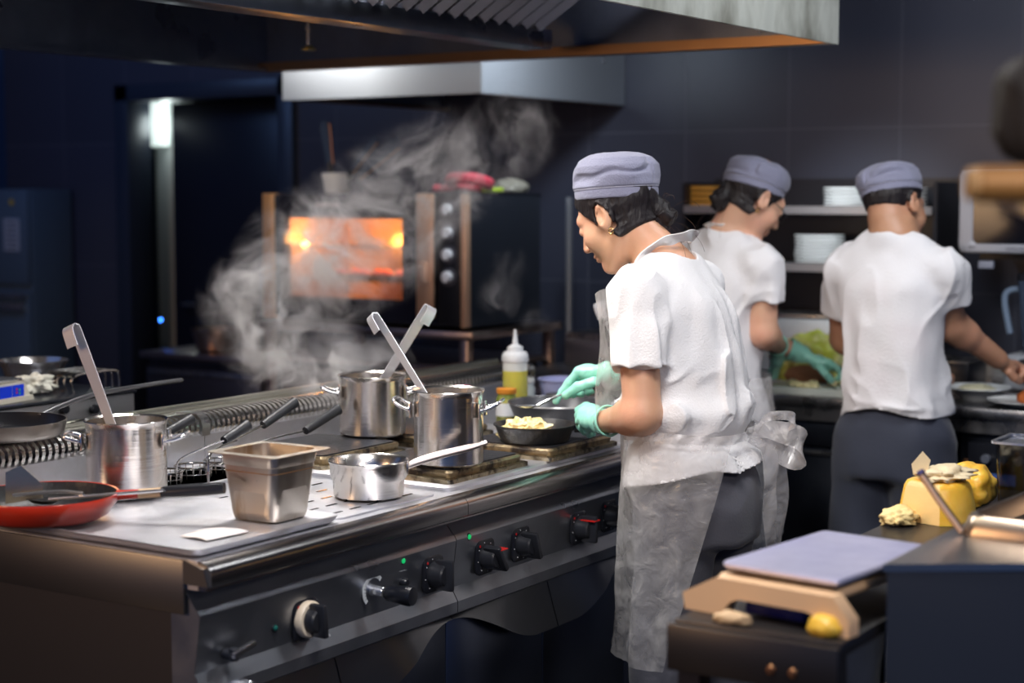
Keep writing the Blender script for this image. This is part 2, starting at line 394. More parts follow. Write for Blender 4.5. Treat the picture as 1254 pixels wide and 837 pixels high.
# lit glyph over each knob, gas valve, warning triangle
def glyph(parent, x, z):
    m = MB(); m.box((x, PY-.004, z), (.005, .002, .010), None, .0005); shift(m.build('panel_mark', mat('mark_white', (.8, .78, .7), .4), parent), parent)
glyph(r1, 2.482, .788); glyph(r1, 2.90, .792)
m = MB(); m.cyl((2.255, PY+.002, .715), (2.255, PY-.02, .715), .010); m.cyl((2.255, PY-.02, .705), (2.255, PY-.02, .728), .009)
v_ = shift(m.build('drain_valve', DARKP, r1), r1)
m = MB(); m.box((2.275, PY-.026, .722), (.06, .012, .012), Matrix.Rotation(-.2, 3, 'Y'), .003); shift(m.build('valve_lever', STEEL, v_), r1)
m = MB(); m.prism([(-.019, 0), (.019, 0), (.0215, .004), (.003, .032), (-.003, .032), (-.0215, .004)], (2.548, 2.078, .656), (1, 0, 0), (0, .05, .998), (0, -1, 0), .0012)
tr = shift(m.build('warning_sticker', WHITEP, r1), r1)
text('CAUTION', .0066, mat('sticker_red', (.6, .05, .05), .5), (2.548, 2.0755, .661), (1, 0, 0), (0, 0, 1), r1)
m = MB(); m.cyl((2.548, 2.0785, .673), (2.548, 2.0755, .673), .003, n=10); shift(m.build('sticker_dot', MATS['sticker_red'], tr), r1)
m = MB(); m.cyl((2.285, 2.07, .648), (2.285, 2.045, .648), .014); shift(m.build('drain_tap', CHROME, r1), r1)
knob(r2, 3.095, .741, PY-.001, .55, 'red'); knob(r2, 3.243, .744, PY-.001, .35, 'plain')
knob(r2, 3.503, .738, PY-.001, .0, 'red'); knob(r2, 3.651, .744, PY-.001, -.9, 'plain')
led(r2, 3.030, .797, PY-.004)
for gx in (3.10, 3.245, 3.505, 3.652): glyph(r2, gx, .795)
m = MB(); m.cyl((3.31, PY-.003, .755), (3.31, PY-.006, .755), .0022, n=10); shift(m.build('red_indicator', MATS['dot_red'], r2), r2)

# flue behind the hobs: upright back panel, ribbed vent, rail
t = thing('flue_vent', 'long ribbed steel flue vent along the back of the range', 'vent', (2.18, 2.86, .9))
m = MB()
for a, b in ((2.18, 2.979), (2.981, 3.779), (3.781, 4.46)):
    extr(m, [(2.803, .90), (2.803, .972), (2.815, .978), (2.83, .978), (2.83, .90)], a, b)
    m.bb(a, b, 2.872, 2.95, .86, 1.006); 
shift(m.build('back_panel', TOPST, t), t)
m = MB(); m.bb(2.18, 4.46, 2.83, 2.872, .90, .985); shift(m.build('duct', BLACKG, t), t)
m = MB(); m.tube([(2.18, 2.945, 1.018), (4.46, 2.945, 1.018)], .011, 10, False); m.bb(2.18, 4.46, 2.93, 2.955, 1.0, 1.014)
shift(m.build('rail', mat('greasy_rail', (.5, .49, .42), .3, 1, bump=(20, .1)), t), t)
for a, b in ((2.20, 2.965), (3.0, 3.765), (3.80, 4.44)):
    m = MB(); n = int((b-a)/.0182)
    for k in range(n):
        x = a+(k+.5)*(b-a)/n
        arc = [(2.806, .974), (2.800, .990), (2.803, 1.006), (2.817, 1.018), (2.838, 1.022), (2.872, 1.020), (2.88, 1.006)]
        inn = [(y+.007 if y < 2.83 else y, z-.007) for y, z in arc]
        extr(m, arc+inn[::-1], x-.0045, x+.0045)
    m.bb(a, b, 2.860, 2.872, .99, 1.012)
    shift(m.build('ribbed_grille', mat('rib_steel', (.75, .73, .7), .22, 1), t, ang=50), t)
for x in (2.187, 2.982, 3.78, 4.452):
    m = MB(); extr(m, [(2.80, .97), (2.798, .992), (2.803, 1.010), (2.817, 1.021), (2.838, 1.024), (2.885, 1.022), (2.885, .97)], x-.014 if x > 2.2 else x-.006, x+.014 if x < 4.4 else x+.006)
    shift(m.build('joint_cover', STEEL, t, ang=50), t)

# griddle tray on the left module
t = thing('griddle_tray', 'shallow steel tray with raised rim under the red pan and square insert', 'tray', (2.385, 2.35, .90))
m = MB(); m.rrloft([(.19, .262, .02, .001), (.20, .272, .02, .008), (.205, .277, .02, .018), (.198, .270, .018, .018), (.185, .257, .015, .0105), (.0, .0, .0, .0100)], (0, 0, 0), caps=(True, False))
m.build('tray_pan', TOPST, t)
# perforated draining plate
t = thing('draining_plate', 'slotted steel draining plate under the small saucepan', 'draining plate', (2.775, 2.33, .90))
m = MB(); m.rrloft([(.175, .235, .03, .0005), (.175, .235, .03, .004), (.165, .225, .028, .0055), (.15, .21, .02, .0035), (0, 0, 0, .0035)]); dp = m.build('plate', TOPST, t)
m = MB()
for i in range(5):
    for j in range(7):
        m.box((-.12+i*.06, -.19+j*.062, .0041), (.034, .006, .0012), None, .0005)
merge(dp, m, BLACKG)
# raised hob plinth and hotplates
t = thing('hob_deck', 'raised steel deck carrying the square hotplates', 'hob', (3.38, 2.42, .90))
MB().rrloft([(.392, .325, .02, .0005), (.392, .325, .02, .008), (.386, .319, .02, .013), (0, 0, 0, .0125)]).build('deck_plate', TOPST, t)
def hotplate(x, y, lab):
    t = thing('hotplate', lab, 'hotplate', (x, y, .9132), 0, 'square electric hotplates')
    MB().rrloft([(.162, .142, .012, 0), (.162, .142, .012, .009), (.157, .137, .012, .011)], caps=(True, True)).build('drip_rim', mat('grease_gilt_steel', (.45, .38, .26), .3, 1, bump=(50, .3), var=(25, (.08, .06, .04), .5, .65)), t)
    MB().rrloft([(.148, .130, .014, .011), (.150, .132, .014, .022), (.147, .129, .014, .027)], caps=(True, True)).build('cooking_plate', PLATEM, t)
    MB().rrloft([(.140, .122, .012, .027), (.140, .122, .012, .030)], caps=(True, True)).build('plate_top', mat('black_iron_top', (.025, .025, .03), .38, bump=(70, .3)), t)
hotplate(3.165, 2.245, 'crusted square hotplate under the tall two-handled pot')
hotplate(3.555, 2.225, 'crusted square hotplate under the cast iron skillet')
hotplate(3.165, 2.60, 'crusted square hotplate at the back under the steaming pot')
hotplate(3.555, 2.60, 'crusted square hotplate at the back, behind the skillet')

# ================================================================ HOODS
HB = 1.97; HX0, HX1, HY0, HY1 = .9, 4.62, 1.88, 4.02
t = thing('extractor_hood', 'large steel extractor hood hanging over the range, baffle filters inside', 'hood', (2.8, 2.95, HB))
m = MB(); m.bb(HX0, HX1, HY0, HY0+.012, HB, HB+.55)
shift(m.build('near_skirt', STAINED, t), t)
m = MB(); m.bb(HX0, HX1, HY1-.012, HY1, HB, HB+.55); m.bb(HX1-.012, HX1, HY0+.012, HY1-.012, HB, HB+.55); m.bb(HX0, HX0+.012, HY0+.012, HY1-.012, HB, HB+.55)
m.bb(HX0, HX1, HY0, HY1, HB+.55, HB+.56); m.bb(2.2, 3.2, 2.6, 3.3, HB+.56, 2.75)
shift(m.build('casing', HOODST, t), t)
WARMREFL = mat('warm_reflection_steel', (.50, .27, .12), .3, 1, bump=(9, .06))  # plain steel gutters, warm orange reflection put into the base colour
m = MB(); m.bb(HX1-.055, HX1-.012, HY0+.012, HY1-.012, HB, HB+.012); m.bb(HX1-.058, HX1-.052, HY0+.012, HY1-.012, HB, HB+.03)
shift(m.build('end_gutter', WARMREFL, t), t)
m = MB(); m.bb(HX0+.012, HX1-.058, HY1-.05, HY1-.012, HB, HB+.012); shift(m.build('far_gutter', HOODST, t), t)
m = MB(); m.bb(HX0+.3, 4.40, 2.70, 2.80, 1.978, 2.035, .004); shift(m.build('grease_channel', HOODST, t), t)
m = MB()
for side, (ya, yb) in enumerate(((2.71, 2.10), (2.79, 3.50))):
    n = 42
    for k in range(n):
        x = 1.3+k*(4.40-1.3)/n
        o = Vector((x, ya, 2.04)); v = Vector((0, yb-ya, .38)); ln = v.length; v.normalize(); w = Vector((1, 0, 0)).cross(v)
        m.prism([(-.026, 0), (.0, .018), (.026, 0), (.022, -.003), (0, .012), (-.022, -.003)], o, (1, 0, 0), w if w.z < 0 else -w, v, ln)
    m.bb(1.25, 4.44, min(ya, yb), max(ya, yb), 2.44, 2.45)
shift(m.build('baffle_filter', mat('filter_steel', (.15, .145, .17), .3, 1), t, ang=20), t)
t2 = thing('spray_nozzle', 'small brass spray nozzle hanging inside the big hood', 'nozzle', (3.50, 3.55, 1.925))
p0 = at(378, 80, 1, 3.55); t2.location = (p0.x, 3.55, p0.z)
m = MB(); m.cyl((0, 0, .012), (0, 0, .2), .006); m.cyl((0, 0, .06), (0, 0, .075), .011); m.cyl((0, 0, .11), (0, 0, .12), .010); m.build('nozzle_pipe', CHROME, t2)
m = MB(); m.lathe([(0, 0), (.024, 0), (.024, .003), (.006, .016), (0, .017)], 24); m.build('nozzle_cone', mat('brass', (.8, .6, .2), .3, 1), t2)
t2.location.z = HB+.035
hk = 0
t = thing('wall_hood', 'smaller steel hood on the back wall above the oven', 'hood', (5.48, 3.79, 1.895))
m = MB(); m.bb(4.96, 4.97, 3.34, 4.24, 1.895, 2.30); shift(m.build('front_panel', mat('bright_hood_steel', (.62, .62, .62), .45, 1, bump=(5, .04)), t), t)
m = MB(); m.bb(4.97, 5.995, 3.34, 3.35, 1.895, 2.30); m.bb(4.97, 5.995, 4.23, 4.24, 1.895, 2.30); m.bb(4.97, 5.995, 3.35, 4.23, 2.28, 2.30); m.bb(5.6, 5.995, 3.6, 4.0, 2.3, 2.75)
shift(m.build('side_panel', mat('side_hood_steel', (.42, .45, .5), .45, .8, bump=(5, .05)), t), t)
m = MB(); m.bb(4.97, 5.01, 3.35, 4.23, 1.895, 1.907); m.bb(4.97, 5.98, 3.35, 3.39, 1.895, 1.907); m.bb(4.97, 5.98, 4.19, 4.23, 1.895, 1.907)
shift(m.build('bottom_gutter', WARMREFL, t), t)
for (px, py) in ((739, 74), (769, 118)):
    q = at(px, py, 1, 3.34); m = MB(); m.lathe([(0, .004), (.010, .003), (.013, 0)], 14, (q.x, 3.34, q.z), Matrix.Rotation(PI/2, 3, 'X')); shift(m.build('screw', CHROME, t), t)

# ================================================================ COOKWARE ON THE RANGE
def strap_handle(a, b, out, r=.0042, lift=0):
    """loop handle between two roots a, b on a pot wall, standing out by vector out"""
    a, b, out = Vector(a), Vector(b), Vector(out); up = Vector((0, 0, lift))
    return [a, a+out*.55+up*.4, a+out*.95+(b-a)*.12+up, b+out*.95-(b-a)*.12+up, b+out*.55+up*.4, b]
def stockpot(name, label, loc, r, h, az, rim=.004, lift=.012, handle_r=.0042):
    t = thing(name, label, 'pot', loc)
    m = MB(); m.lathe([(0, 0), (r-.008, 0), (r, .006), (r, h-.012), (r+.001, h-.006), (r+rim, h), (r+rim-.001, h+.002), (r-.002, h-.002), (r-.003, .01), (r-.012, .005), (0, .005)], 64)
    m.build('pot_body', POT, t, ang=50)
    for s in (0, PI):
        A = az+s; d = Vector((math.cos(A), math.sin(A), 0)); q = Vector((-d.y, d.x, 0)); z = h-.042
        m = MB(); m.tube(strap_handle(d*r+q*.034+Vector((0, 0, z)), d*r-q*.034+Vector((0, 0, z)), d*.045, lift=lift), handle_r, 10)
        hd = m.build('handle', CHROME, t)
        for w in (1, -1):
            m = MB(); m.box(d*(r+.001)+q*.034*w+Vector((0, 0, z)), (.004, .026, .034), RZ(A), .0015); m.lathe([(.008, 0), (.008, .004), (0, .006)], 12, d*(r+.002)+q*.034*w+Vector((0, 0, z)), d.to_track_quat('Z', 'Y').to_matrix())
            m.build('handle_bracket', POT, hd)
    return t
def ladle(name, label, top, tip, hook_dir, L=.0, width=.018, bowl=True, mt=None):
    """flat strap ladle: hook at the top, strap down to the tip (inside the pot), bowl below"""
    top, tip = Vector(top), Vector(tip)
    t = thing(name, label, 'ladle', tip)
    a = top-tip; d = a.normalized(); hk = Vector(hook_dir).normalized()
    side = d.cross(hk).normalized(); hk = side.cross(d).normalized()
    pts = [Vector((0, 0, 0)), a*.5, a-d*.012, a+d*.004+hk*.006, a+d*.006+hk*.016, a-d*.004+hk*.024, a-d*.038+hk*.027]
    m = MB()
    P = []
    for i in range(len(pts)-1):
        for k in range(5):
            p0 = pts[max(i-1, 0)]; p1 = pts[i]; p2 = pts[i+1]; p3 = pts[min(i+2, len(pts)-1)]; s = k/5
            P.append(.5*((2*p1)+(p2-p0)*s+(2*p0-5*p1+4*p2-p3)*s*s+(3*p1-p0-3*p2+p3)*s**3) if i > 1 else p1.lerp(p2, s))
    P.append(pts[-1]); R_ = []
    for i, p in enumerate(P):
        tg = (P[min(i+1, len(P)-1)]-P[max(i-1, 0)]).normalized(); n = side.cross(tg).normalized()
        w = width/2*(.75+.25*min(1, i/8)) if i < 8 else width/2
        R_.append([m.b.verts.new(p+side*w*u+n*.0014*v) for u, v in ((-1, -1), (1, -1), (1, 1), (-1, 1))])
    for A, B in zip(R_, R_[1:]):
        for k in range(4): m.b.faces.new((A[k], A[(k+1) % 4], B[(k+1) % 4], B[k]))
    m.b.faces.new(R_[0]); m.b.faces.new(R_[-1][::-1])
    m.build('handle', mt or STRAP_, t, ang=30)
    if bowl:
        m = MB(); m.lathe([(0, -.024), (.014, -.022), (.026, -.012), (.031, 0), (.029, 0), (.024, -.011), (.012, -.020), (0, -.022)], 28, (0, 0, 0)); m.build('bowl', POT, t)
    return t
TRAYZ = .9105
stockpot('cooking_pot', 'wide steel pot with ladle standing in it, left on the tray behind the red pan', (2.529, 2.601, .9190), .0835, .155, math.radians(-56))
ladle('ladle', 'steel ladle leaning out of the left pot, its hook at top left', at(92, 402, 0, 2.50), (2.53, 2.615, 1.0), -_R*.5-_F*.85, width=.03)
HZ = .9132+.0305
stockpot('tall_pot', 'tall steel pot with two loop handles on the front hotplate', (3.085, 2.165, HZ), .0775, .166, math.radians(-66), lift=.02)
ladle('ladle', 'thin steel ladle leaning left out of the tall front pot', at(461, 388, 0, 3.08), (3.092, 2.150, .988), -_R*.7-_F*.7, width=.02)
stockpot('steaming_pot', 'steaming steel pot on the back hotplate, behind the tall pot', (3.36, 2.59, HZ), .083, .150, math.radians(130), lift=.014)
ladle('ladle', 'steel ladle leaning right out of the steaming back pot', at(524, 377, 0, 3.42), (3.335, 2.60, 1.0), _R*.6-_F*.8, width=.028)

# small saucepan with long hollow handle
t = thing('saucepan', 'small low steel saucepan with long handle on the slotted plate', 'saucepan', (2.832, 2.195, .9055))
m = MB(); r = .082; m.lathe([(0, 0), (r-.014, 0), (r-.008, .004), (r-.006, .036), (r-.001, .042), (r, .070), (r+.004, .078), (r+.003, .0795), (r-.003, .074), (r-.009, .04), (r-.012, .007), (0, .005)], 64)
m.build('pan_body', POT, t, ang=50)
m = MB(); m.lathe([(0, .046), (r-.0055, .046)], 40); m.build('soup', mat('thin_sauce', (.32, .16, .07), .25, var=(30, (.5, .3, .14), .5, .7)), t)
a = Vector((.0805, -.013, .058)); e = at(604, 538, 0, 2.98)-Vector(t.location)
a = Vector((.058, -.058, .060)); dirh = (at(596, 542, 0, 3.02)-Vector(t.location)-a)
m = MB(); m.tube([a, a+dirh*.12+Vector((0, 0, .004)), a+dirh*.4+Vector((0, 0, .004)), a+dirh*.8, a+dirh], lambda s: .0058+.0035*math.sin(PI*min(1, s*1.15))**.8, 14, flat=.7)
hd = m.build('handle', mat('satin_handle', (.62, .54, .50), .38, 1), t)
m = MB(); m.box(a*.985, (.006, .034, .028), RZ(-PI/4), .002); m.build('handle_bracket', POT, hd)

# gastronorm insert
t = thing('gastronorm_pan', 'deep square steel insert pan with wide rim standing on the tray', 'pan', (2.512, 2.192, TRAYZ+.0008), math.radians(0))
m = MB(); m.rrloft([(.048, .05, .022, 0), (.055, .057, .024, .004), (.0585, .061, .026, .02), (.064, .067, .026, .108), (.068, .071, .02, .112), (.069, .072, .02, .132), (.086, .089, .012, .1345), (.0865, .0895, .012, .1335), (.0865, .0895, .012, .1355), (.067, .070, .02, .1355), (.066, .069, .02, .11), (.056, .058, .022, .01), (0, 0, 0, .008)])
m.build('pan_body', mat('drip_stained_steel', (.58, .52, .45), .34, 1, bump=(12, .05), var=(11, (.36, .26, .17), .55, .68, (1.6, 1.6, .35))), t, ang=50)
m = MB(); m.rrloft([(.0655, .0685, .02, .098), (.0655, .0685, .02, .1), (0, 0, 0, .1)]); m.build('soup', MATS['thin_sauce'], t)

# red enamel pan with spatula
t = thing('red_pan', 'red enamelled frying pan with cream and black handle at the left edge', 'pan', (2.240, 2.530, .9190))
R_ = .142
m = MB(); m.lathe([(0, 0), (R_-.036, 0), (R_-.020, .008), (R_-.004, .030), (R_+.001, .046), (R_, .049), (R_-.004, .048)], 64); m.build('pan_body', RED, t, ang=50)
m = MB(); m.lathe([(R_-.0035, .0485), (R_-.010, .032), (R_-.026, .012), (R_-.04, .006), (0, .006)], 64); m.build('pan_inside', IRON, t)
hd_ = (at(275, 598, 0, 2.42)-Vector(t.location)); a = Vector((.035, -.141, .040)); e = hd_; d = e-a
a = Vector((d.x, d.y, 0)).normalized()*(R_-.004)+Vector((0, 0, .041)); d = e-a
m = MB(); m.tube([a, a+d*.1, a+d*.22], lambda s: .011-.001*s, 14, flat=.8); h1 = m.build('handle_root', RED, t)
m = MB(); m.tube([a+d*.21, a+d*.42], lambda s: .0105, 14, flat=.8); m.build('handle_collar', CREAM, t)
m = MB(); m.tube([a+d*.42, a+d*.6, a+d*.85, a+d], lambda s: .0115+.002*math.sin(PI*s), 16, flat=.85); m.build('handle', BLACKP, t)
t = thing('spatula', 'steel spatula lying in the red pan, blade turned up', 'spatula', (2.235, 2.57, .932))
m = MB(); m.prism([(-.04, -.012), (.035, -.004), (.038, .022), (.0, .062), (-.032, .050)], (.01, .02, .022), (.543, -.84, .05), (0, .15, .99), (.84, .54, 0), .0016); m.build('blade', mat('brassy_blade', (.62, .50, .34), .25, 1), t)
m = MB(); m.tube([(-.02, .02, .03), (.03, -.05, .036), (.05, -.10, .034)], .004, 8); m.build('handle', CHROME, t)
t = thing('serving_spoon', 'long dark spoon lying across the red pan', 'spoon', (2.27, 2.52, .972))
m = MB(); m.tube([at(60, 612, 0, 2.26)-Vector(t.location), at(120, 607, 0, 2.30)-Vector(t.location), at(200, 601, 0, 2.36)-Vector(t.location)], .0035, 8); m.build('handle', CHROME, t)
m = MB(); m.lathe([(0, -.010), (.02, -.007), (.032, .001), (.03, .001), (.019, -.005), (0, -.008)], 24, at(52, 612, 0, 2.26)-Vector(t.location), None, .7, 1.3); m.build('bowl', IRON, t)
# paper scrap on the tray
m = MB(); m.grid(lambda u, v: Vector((2.27+.105*u+.01*v, 2.135+.075*v-.01*u, TRAYZ+.0035+.004*math.sin(u*3)*v+.002*math.sin(5*v))), 12, 8)
tag(m.build('paper_towel', mat('paper_white', (.8, .74, .72), .8), solid=.0006), 'white paper sheet lying flat on the tray near the range corner', 'paper')

# big griddle pan on the flue
t = thing('frying_pan', 'wide black frying pan resting on the flue vent at the left', 'frying pan', (2.425, 2.865, 1.0315))
R_ = .135
m = MB(); m.lathe([(0, 0), (R_-.016, 0), (R_-.006, .008), (R_, .030), (R_+.002, .034), (R_-.002, .0345)], 64); m.build('pan_body', mat('pan_grey_outside', (.34, .31, .28), .35, 1), t)
m = MB(); m.lathe([(R_-.0015, .034), (R_-.01, .014), (R_-.02, .005), (0, .004)], 64); m.build('pan_inside', PANBLK, t)
a = at(116, 508, 1, 2.80)-Vector(t.location); e = at(222, 466, 1, 3.02)-Vector(t.location)
dd = Vector((e.x, e.y, 0)).normalized(); s0 = dd*(R_-.003)+Vector((0, 0, .026))
m = MB(); m.tube([s0, s0+(e-s0)*.12+Vector((0, 0, .01)), s0+(e-s0)*.35+Vector((0, 0, .018)), s0+(e-s0)*.7+Vector((0, 0, .010)), e], .0062, 10); m.build('handle', mat('dull_handle', (.22, .22, .24), .35, 1), t)

# pasta baskets in the boiling well
t = thing('pasta_boiler', 'rectangular boiling well holding the wire baskets, hidden by the square insert', 'pasta boiler', (2.80, 2.665, .9))
m = MB(); m.rrloft([(.165, .105, .02, .0005), (.165, .105, .02, .012), (.158, .098, .02, .014), (.152, .092, .018, .011), (.150, .090, .018, .004)]); m.build('well_rim', TOPST, t)
m = MB(); m.rrloft([(.150, .090, .018, .0055), (0, 0, 0, .0055)]); m.build('water', mat('cooking_water', (.18, .17, .15), .08), t)
def basket(px0, px1, yy, lab, bx):
    a = at(*px0, 1, yy[0]); e = at(*px1, 1, yy[1])
    t = thing('pasta_basket', lab, 'basket', (bx, 2.665, .9145), 0, 'wire pasta baskets')
    o = Vector(t.location); a = a-o; e = e-o
    m = MB(); m.ring((0, 0, .02), .042, .0025, 32); m.ring((0, 0, .004), .04, .0015, 32)
    for k in range(16):
        A = k*PI/8; m.tube([(math.cos(A)*.042, math.sin(A)*.042, .02), (math.cos(A)*.040, math.sin(A)*.040, -.006)], .0011, 5, False)
    m.build('mesh_cup', WIREST, t)
    m = MB(); m.tube([(.0, -.042, .02), (.0, -.05, .05), a*.5+Vector((0, -.03, .03)), a], .0024, 8); m.build('wire_handle', WIREST, t)
    m = MB(); d = e-a; m.tube([a, a+d*.15, a+d*.75, e-d*.04, e], lambda s: .0095+.0045*s-(.004 if s > .97 else 0), 14); m.build('grip', mat('grip_black', (.02, .021, .026), .42), t)
basket((274, 540), (303, 521), (2.56, 2.56), 'wire basket with black grip rising just behind the square insert', 2.70)
basket((322, 521), (361, 493), (2.60, 2.60), 'wire basket with black grip, the middle one behind the square insert', 2.795)
basket((374, 528), (414, 502), (2.60, 2.60), 'wire basket with black grip nearest the steaming pot', 2.89)
t = thing('scoop', 'black handled scoop leaning behind the left pot', 'scoop', (2.64, 2.755, .9145))
o = Vector(t.location); a = at(204, 530, 1, 2.70)-o; e = at(234, 513, 1, 2.70)-o
m = MB(); m.tube([a, a+(e-a)*.8, e], lambda s: .010+.003*s, 14); m.build('grip', MATS['grip_black'], t)
m = MB(); m.tube([Vector((-.02, -.02, .004)), a*.6+Vector((0, 0, .01)), a], .0024, 8); m.build('wire_handle', WIREST, t)
# bent hook of wire in front (near the insert)
t = thing('wire_hook', 'bent steel wire hook standing left of the square insert', 'hook', (2.60, 2.47, TRAYZ))
o = Vector(t.location); q = lambda x, y, Y_: at(x, y, 1, Y_)-o
m = MB(); m.tube([q(256, 604, 2.46), q(255, 575, 2.46), q(257, 558, 2.47), q(268, 548, 2.5), q(290, 540, 2.52)], .0024, 8); m.build('wire', WIREST, t)
t.location.z = TRAYZ

# skillet with mashed potato
t = thing('skillet', 'small black cast iron skillet full of mashed potato on the right hotplate', 'skillet', (3.487, 2.19, HZ+.0003))
R_ = .098
m = MB(); m.lathe([(0, 0), (R_-.018, 0), (R_-.013, .004), (R_-.002, .036), (R_+.003, .040), (R_+.003, .0425), (R_-.001, .0425), (R_-.006, .036), (R_-.016, .007), (0, .006)], 64); m.build('pan_body', IRON, t, ang=50)
m = MB(); dd = Vector((.543, -.84, 0)); m.tube([dd*(R_-.002)+Vector((0, 0, .032)), dd*(R_+.03)+Vector((0, 0, .034)), dd*(R_+.085)+Vector((0, 0, .036))], lambda s: .012+.002*s, 14, flat=1); m.build('handle', BLACKP, t)
FOOD = mat('mashed_potato', (.82, .66, .30), .5, bump=(80, .5), var=(40, (.9, .78, .48), .4, .65), subs=.2)
m = MB(); bm = m.b; bmesh.ops.create_icosphere(bm, subdivisions=5, radius=1)
for v in bm.verts:
    p = v.co.copy(); n = mnoise.fractal(p*3.2+Vector((3, 1, 2)), .8, 2, 4)
    v.co = Vector((p.x*.060, p.y*.060, max(p.z, -.3)*.034))*(1+.3*n)
food = m.build('mashed_potato', FOOD, None, loc=(3.468, 2.205, HZ+.022)); tag(food, 'heap of yellow mashed potato being stirred in the skillet', 'food')
t = thing('spoon', 'steel spoon held over the skillet in the gloved hand', 'spoon', at(645, 497, 0, 3.50))
o = Vector(t.location)
m = MB(); m.lathe([(0, -.008), (.010, -.0065), (.019, 0), (.0175, 0), (.009, -.005), (0, -.0065)], 24, (0, 0, 0), RZ(math.radians(123)), 1.5, 1); m.build('bowl', CHROME, t)
m = MB(); m.tube([at(658, 497, 0, 3.51)-o, at(672, 490, 0, 3.53)-o, at(690, 483, 0, 3.56)-o, at(716, 474, 0, 3.60)-o], .003, 8, flat=1.4); m.build('handle', CHROME, t)

# second wide pan behind
t = thing('wok', 'wide dark frying pan standing behind the skillet', 'frying pan', (3.925, 2.385, .9008))
R_ = .14
m = MB(); m.lathe([(0, 0), (.075, 0), (.09, .005), (.125, .045), (R_, .078), (R_+.002, .080)], 64); m.build('pan_body', PANBLK, t)
m = MB(); m.lathe([(R_+.0015, .0803), (R_-.004, .078), (.122, .046), (.088, .008), (0, .005)], 64); m.build('pan_inside', mat('worn_nonstick', (.06, .06, .07), .3, var=(20, (.12, .12, .13), .5, .7)), t)
m = MB(); m.ring((0, 0, .080), R_, .0022, 64); m.build('rim', STEEL, t)
o = Vector(t.location); m = MB(); s0 = Vector((.05, -.128, .070)); m.tube([s0, s0+Vector((.02, -.04, .03)), s0+Vector((.05, -.11, .07))], .007, 10); m.build('handle', CHROME, t)

# squeeze bottle
t = thing('squeeze_bottle', 'clear squeeze bottle of yellow oil with pointed white cap', 'bottle', (4.09, 2.635, .9006))
m = MB(); r = .036; m.lathe([(0, 0), (r-.003, 0), (r, .004), (r, .138)], 40); m.build('oil', mat('yellow_oil', (.76, .68, .12), .12, 0, trans=.15, subs=.3), t)
m = MB(); m.lathe([(r, .138), (r, .162), (r+.002, .164)], 40); m.build('bottle_wall', mat('milky_plastic', (.85, .88, .86), .2, trans=.2), t)
m = MB(); m.lathe([(r+.002, .164), (r+.003, .168), (r+.002, .184), (r-.004, .192), (.024, .194), (.023, .206), (.014, .211), (.009, .214), (.004, .252), (.003, .256), (0, .257)], 40); m.build('cap', WHITEP, t)
def jar(label, loc, r, h, liq, lid, lh=.012, band=None):
    t = thing('jar', label, 'jar', loc)
    m = MB(); m.lathe([(0, 0), (r-.003, 0), (r, .004), (r, h*.8), (r*.86, h*.9), (r*.86, h)], 32); m.build('glass_body', liq, t)
    m = MB(); m.lathe([(r*.9, h-.002), (r*.95, h), (r*.95, h+lh), (r*.9, h+lh+.001), (0, h+lh+.001)], 32); m.build('lid', lid, t)
    if band:
        m = MB(); m.lathe([(r+.0006, h*.25), (r+.0006, h*.68)], 32); m.build('label_band', band, t)
jar('jar of green herbs with an orange lid, left of the squeeze bottle', (3.99, 2.60, .9006), .030, .085, mat('herb_green', (.16, .2, .03), .15, var=(60, (.4, .38, .1), .5, .6)), mat('lid_orange', (.75, .28, .03), .4), band=WHITEP)
jar('small jar with a pink lid, partly behind the steaming pot', (3.90, 2.69, .9006), .026, .095, mat('jar_olive', (.3, .27, .08), .15), mat('lid_pink', (.7, .12, .25), .4))
jar('low steel lidded canister right of the squeeze bottle', (4.20, 2.56, .9006), .034, .052, mat('canister_steel', (.6, .6, .58), .25, 1), STEEL, band=None)
jar('clear glass jar with white lid behind the canister', (4.265, 2.71, .9006), .028, .082, mat('glass_grey', (.45, .5, .5), .1), mat('lid_white', (.75, .76, .74), .4))
t = thing('plastic_tub', 'pale lavender plastic tub behind the pans', 'tub', (4.375, 2.645, .9006))
m = MB(); m.lathe([(0, 0), (.058, 0), (.062, .004), (.074, .082), (.079, .084), (.079, .088), (.072, .087), (.060, .008), (0, .006)], 48); m.build('tub_body', mat('lavender_plastic', (.5, .53, .85), .3, trans=.1), t)
ladle('hook_ladle', 'steel ladle hook showing just left of the cook\'s shoulder', at(737, 372, 0, 4.1), (4.16, 2.24, .9252), -_R*.6-_F*.8, width=.028)

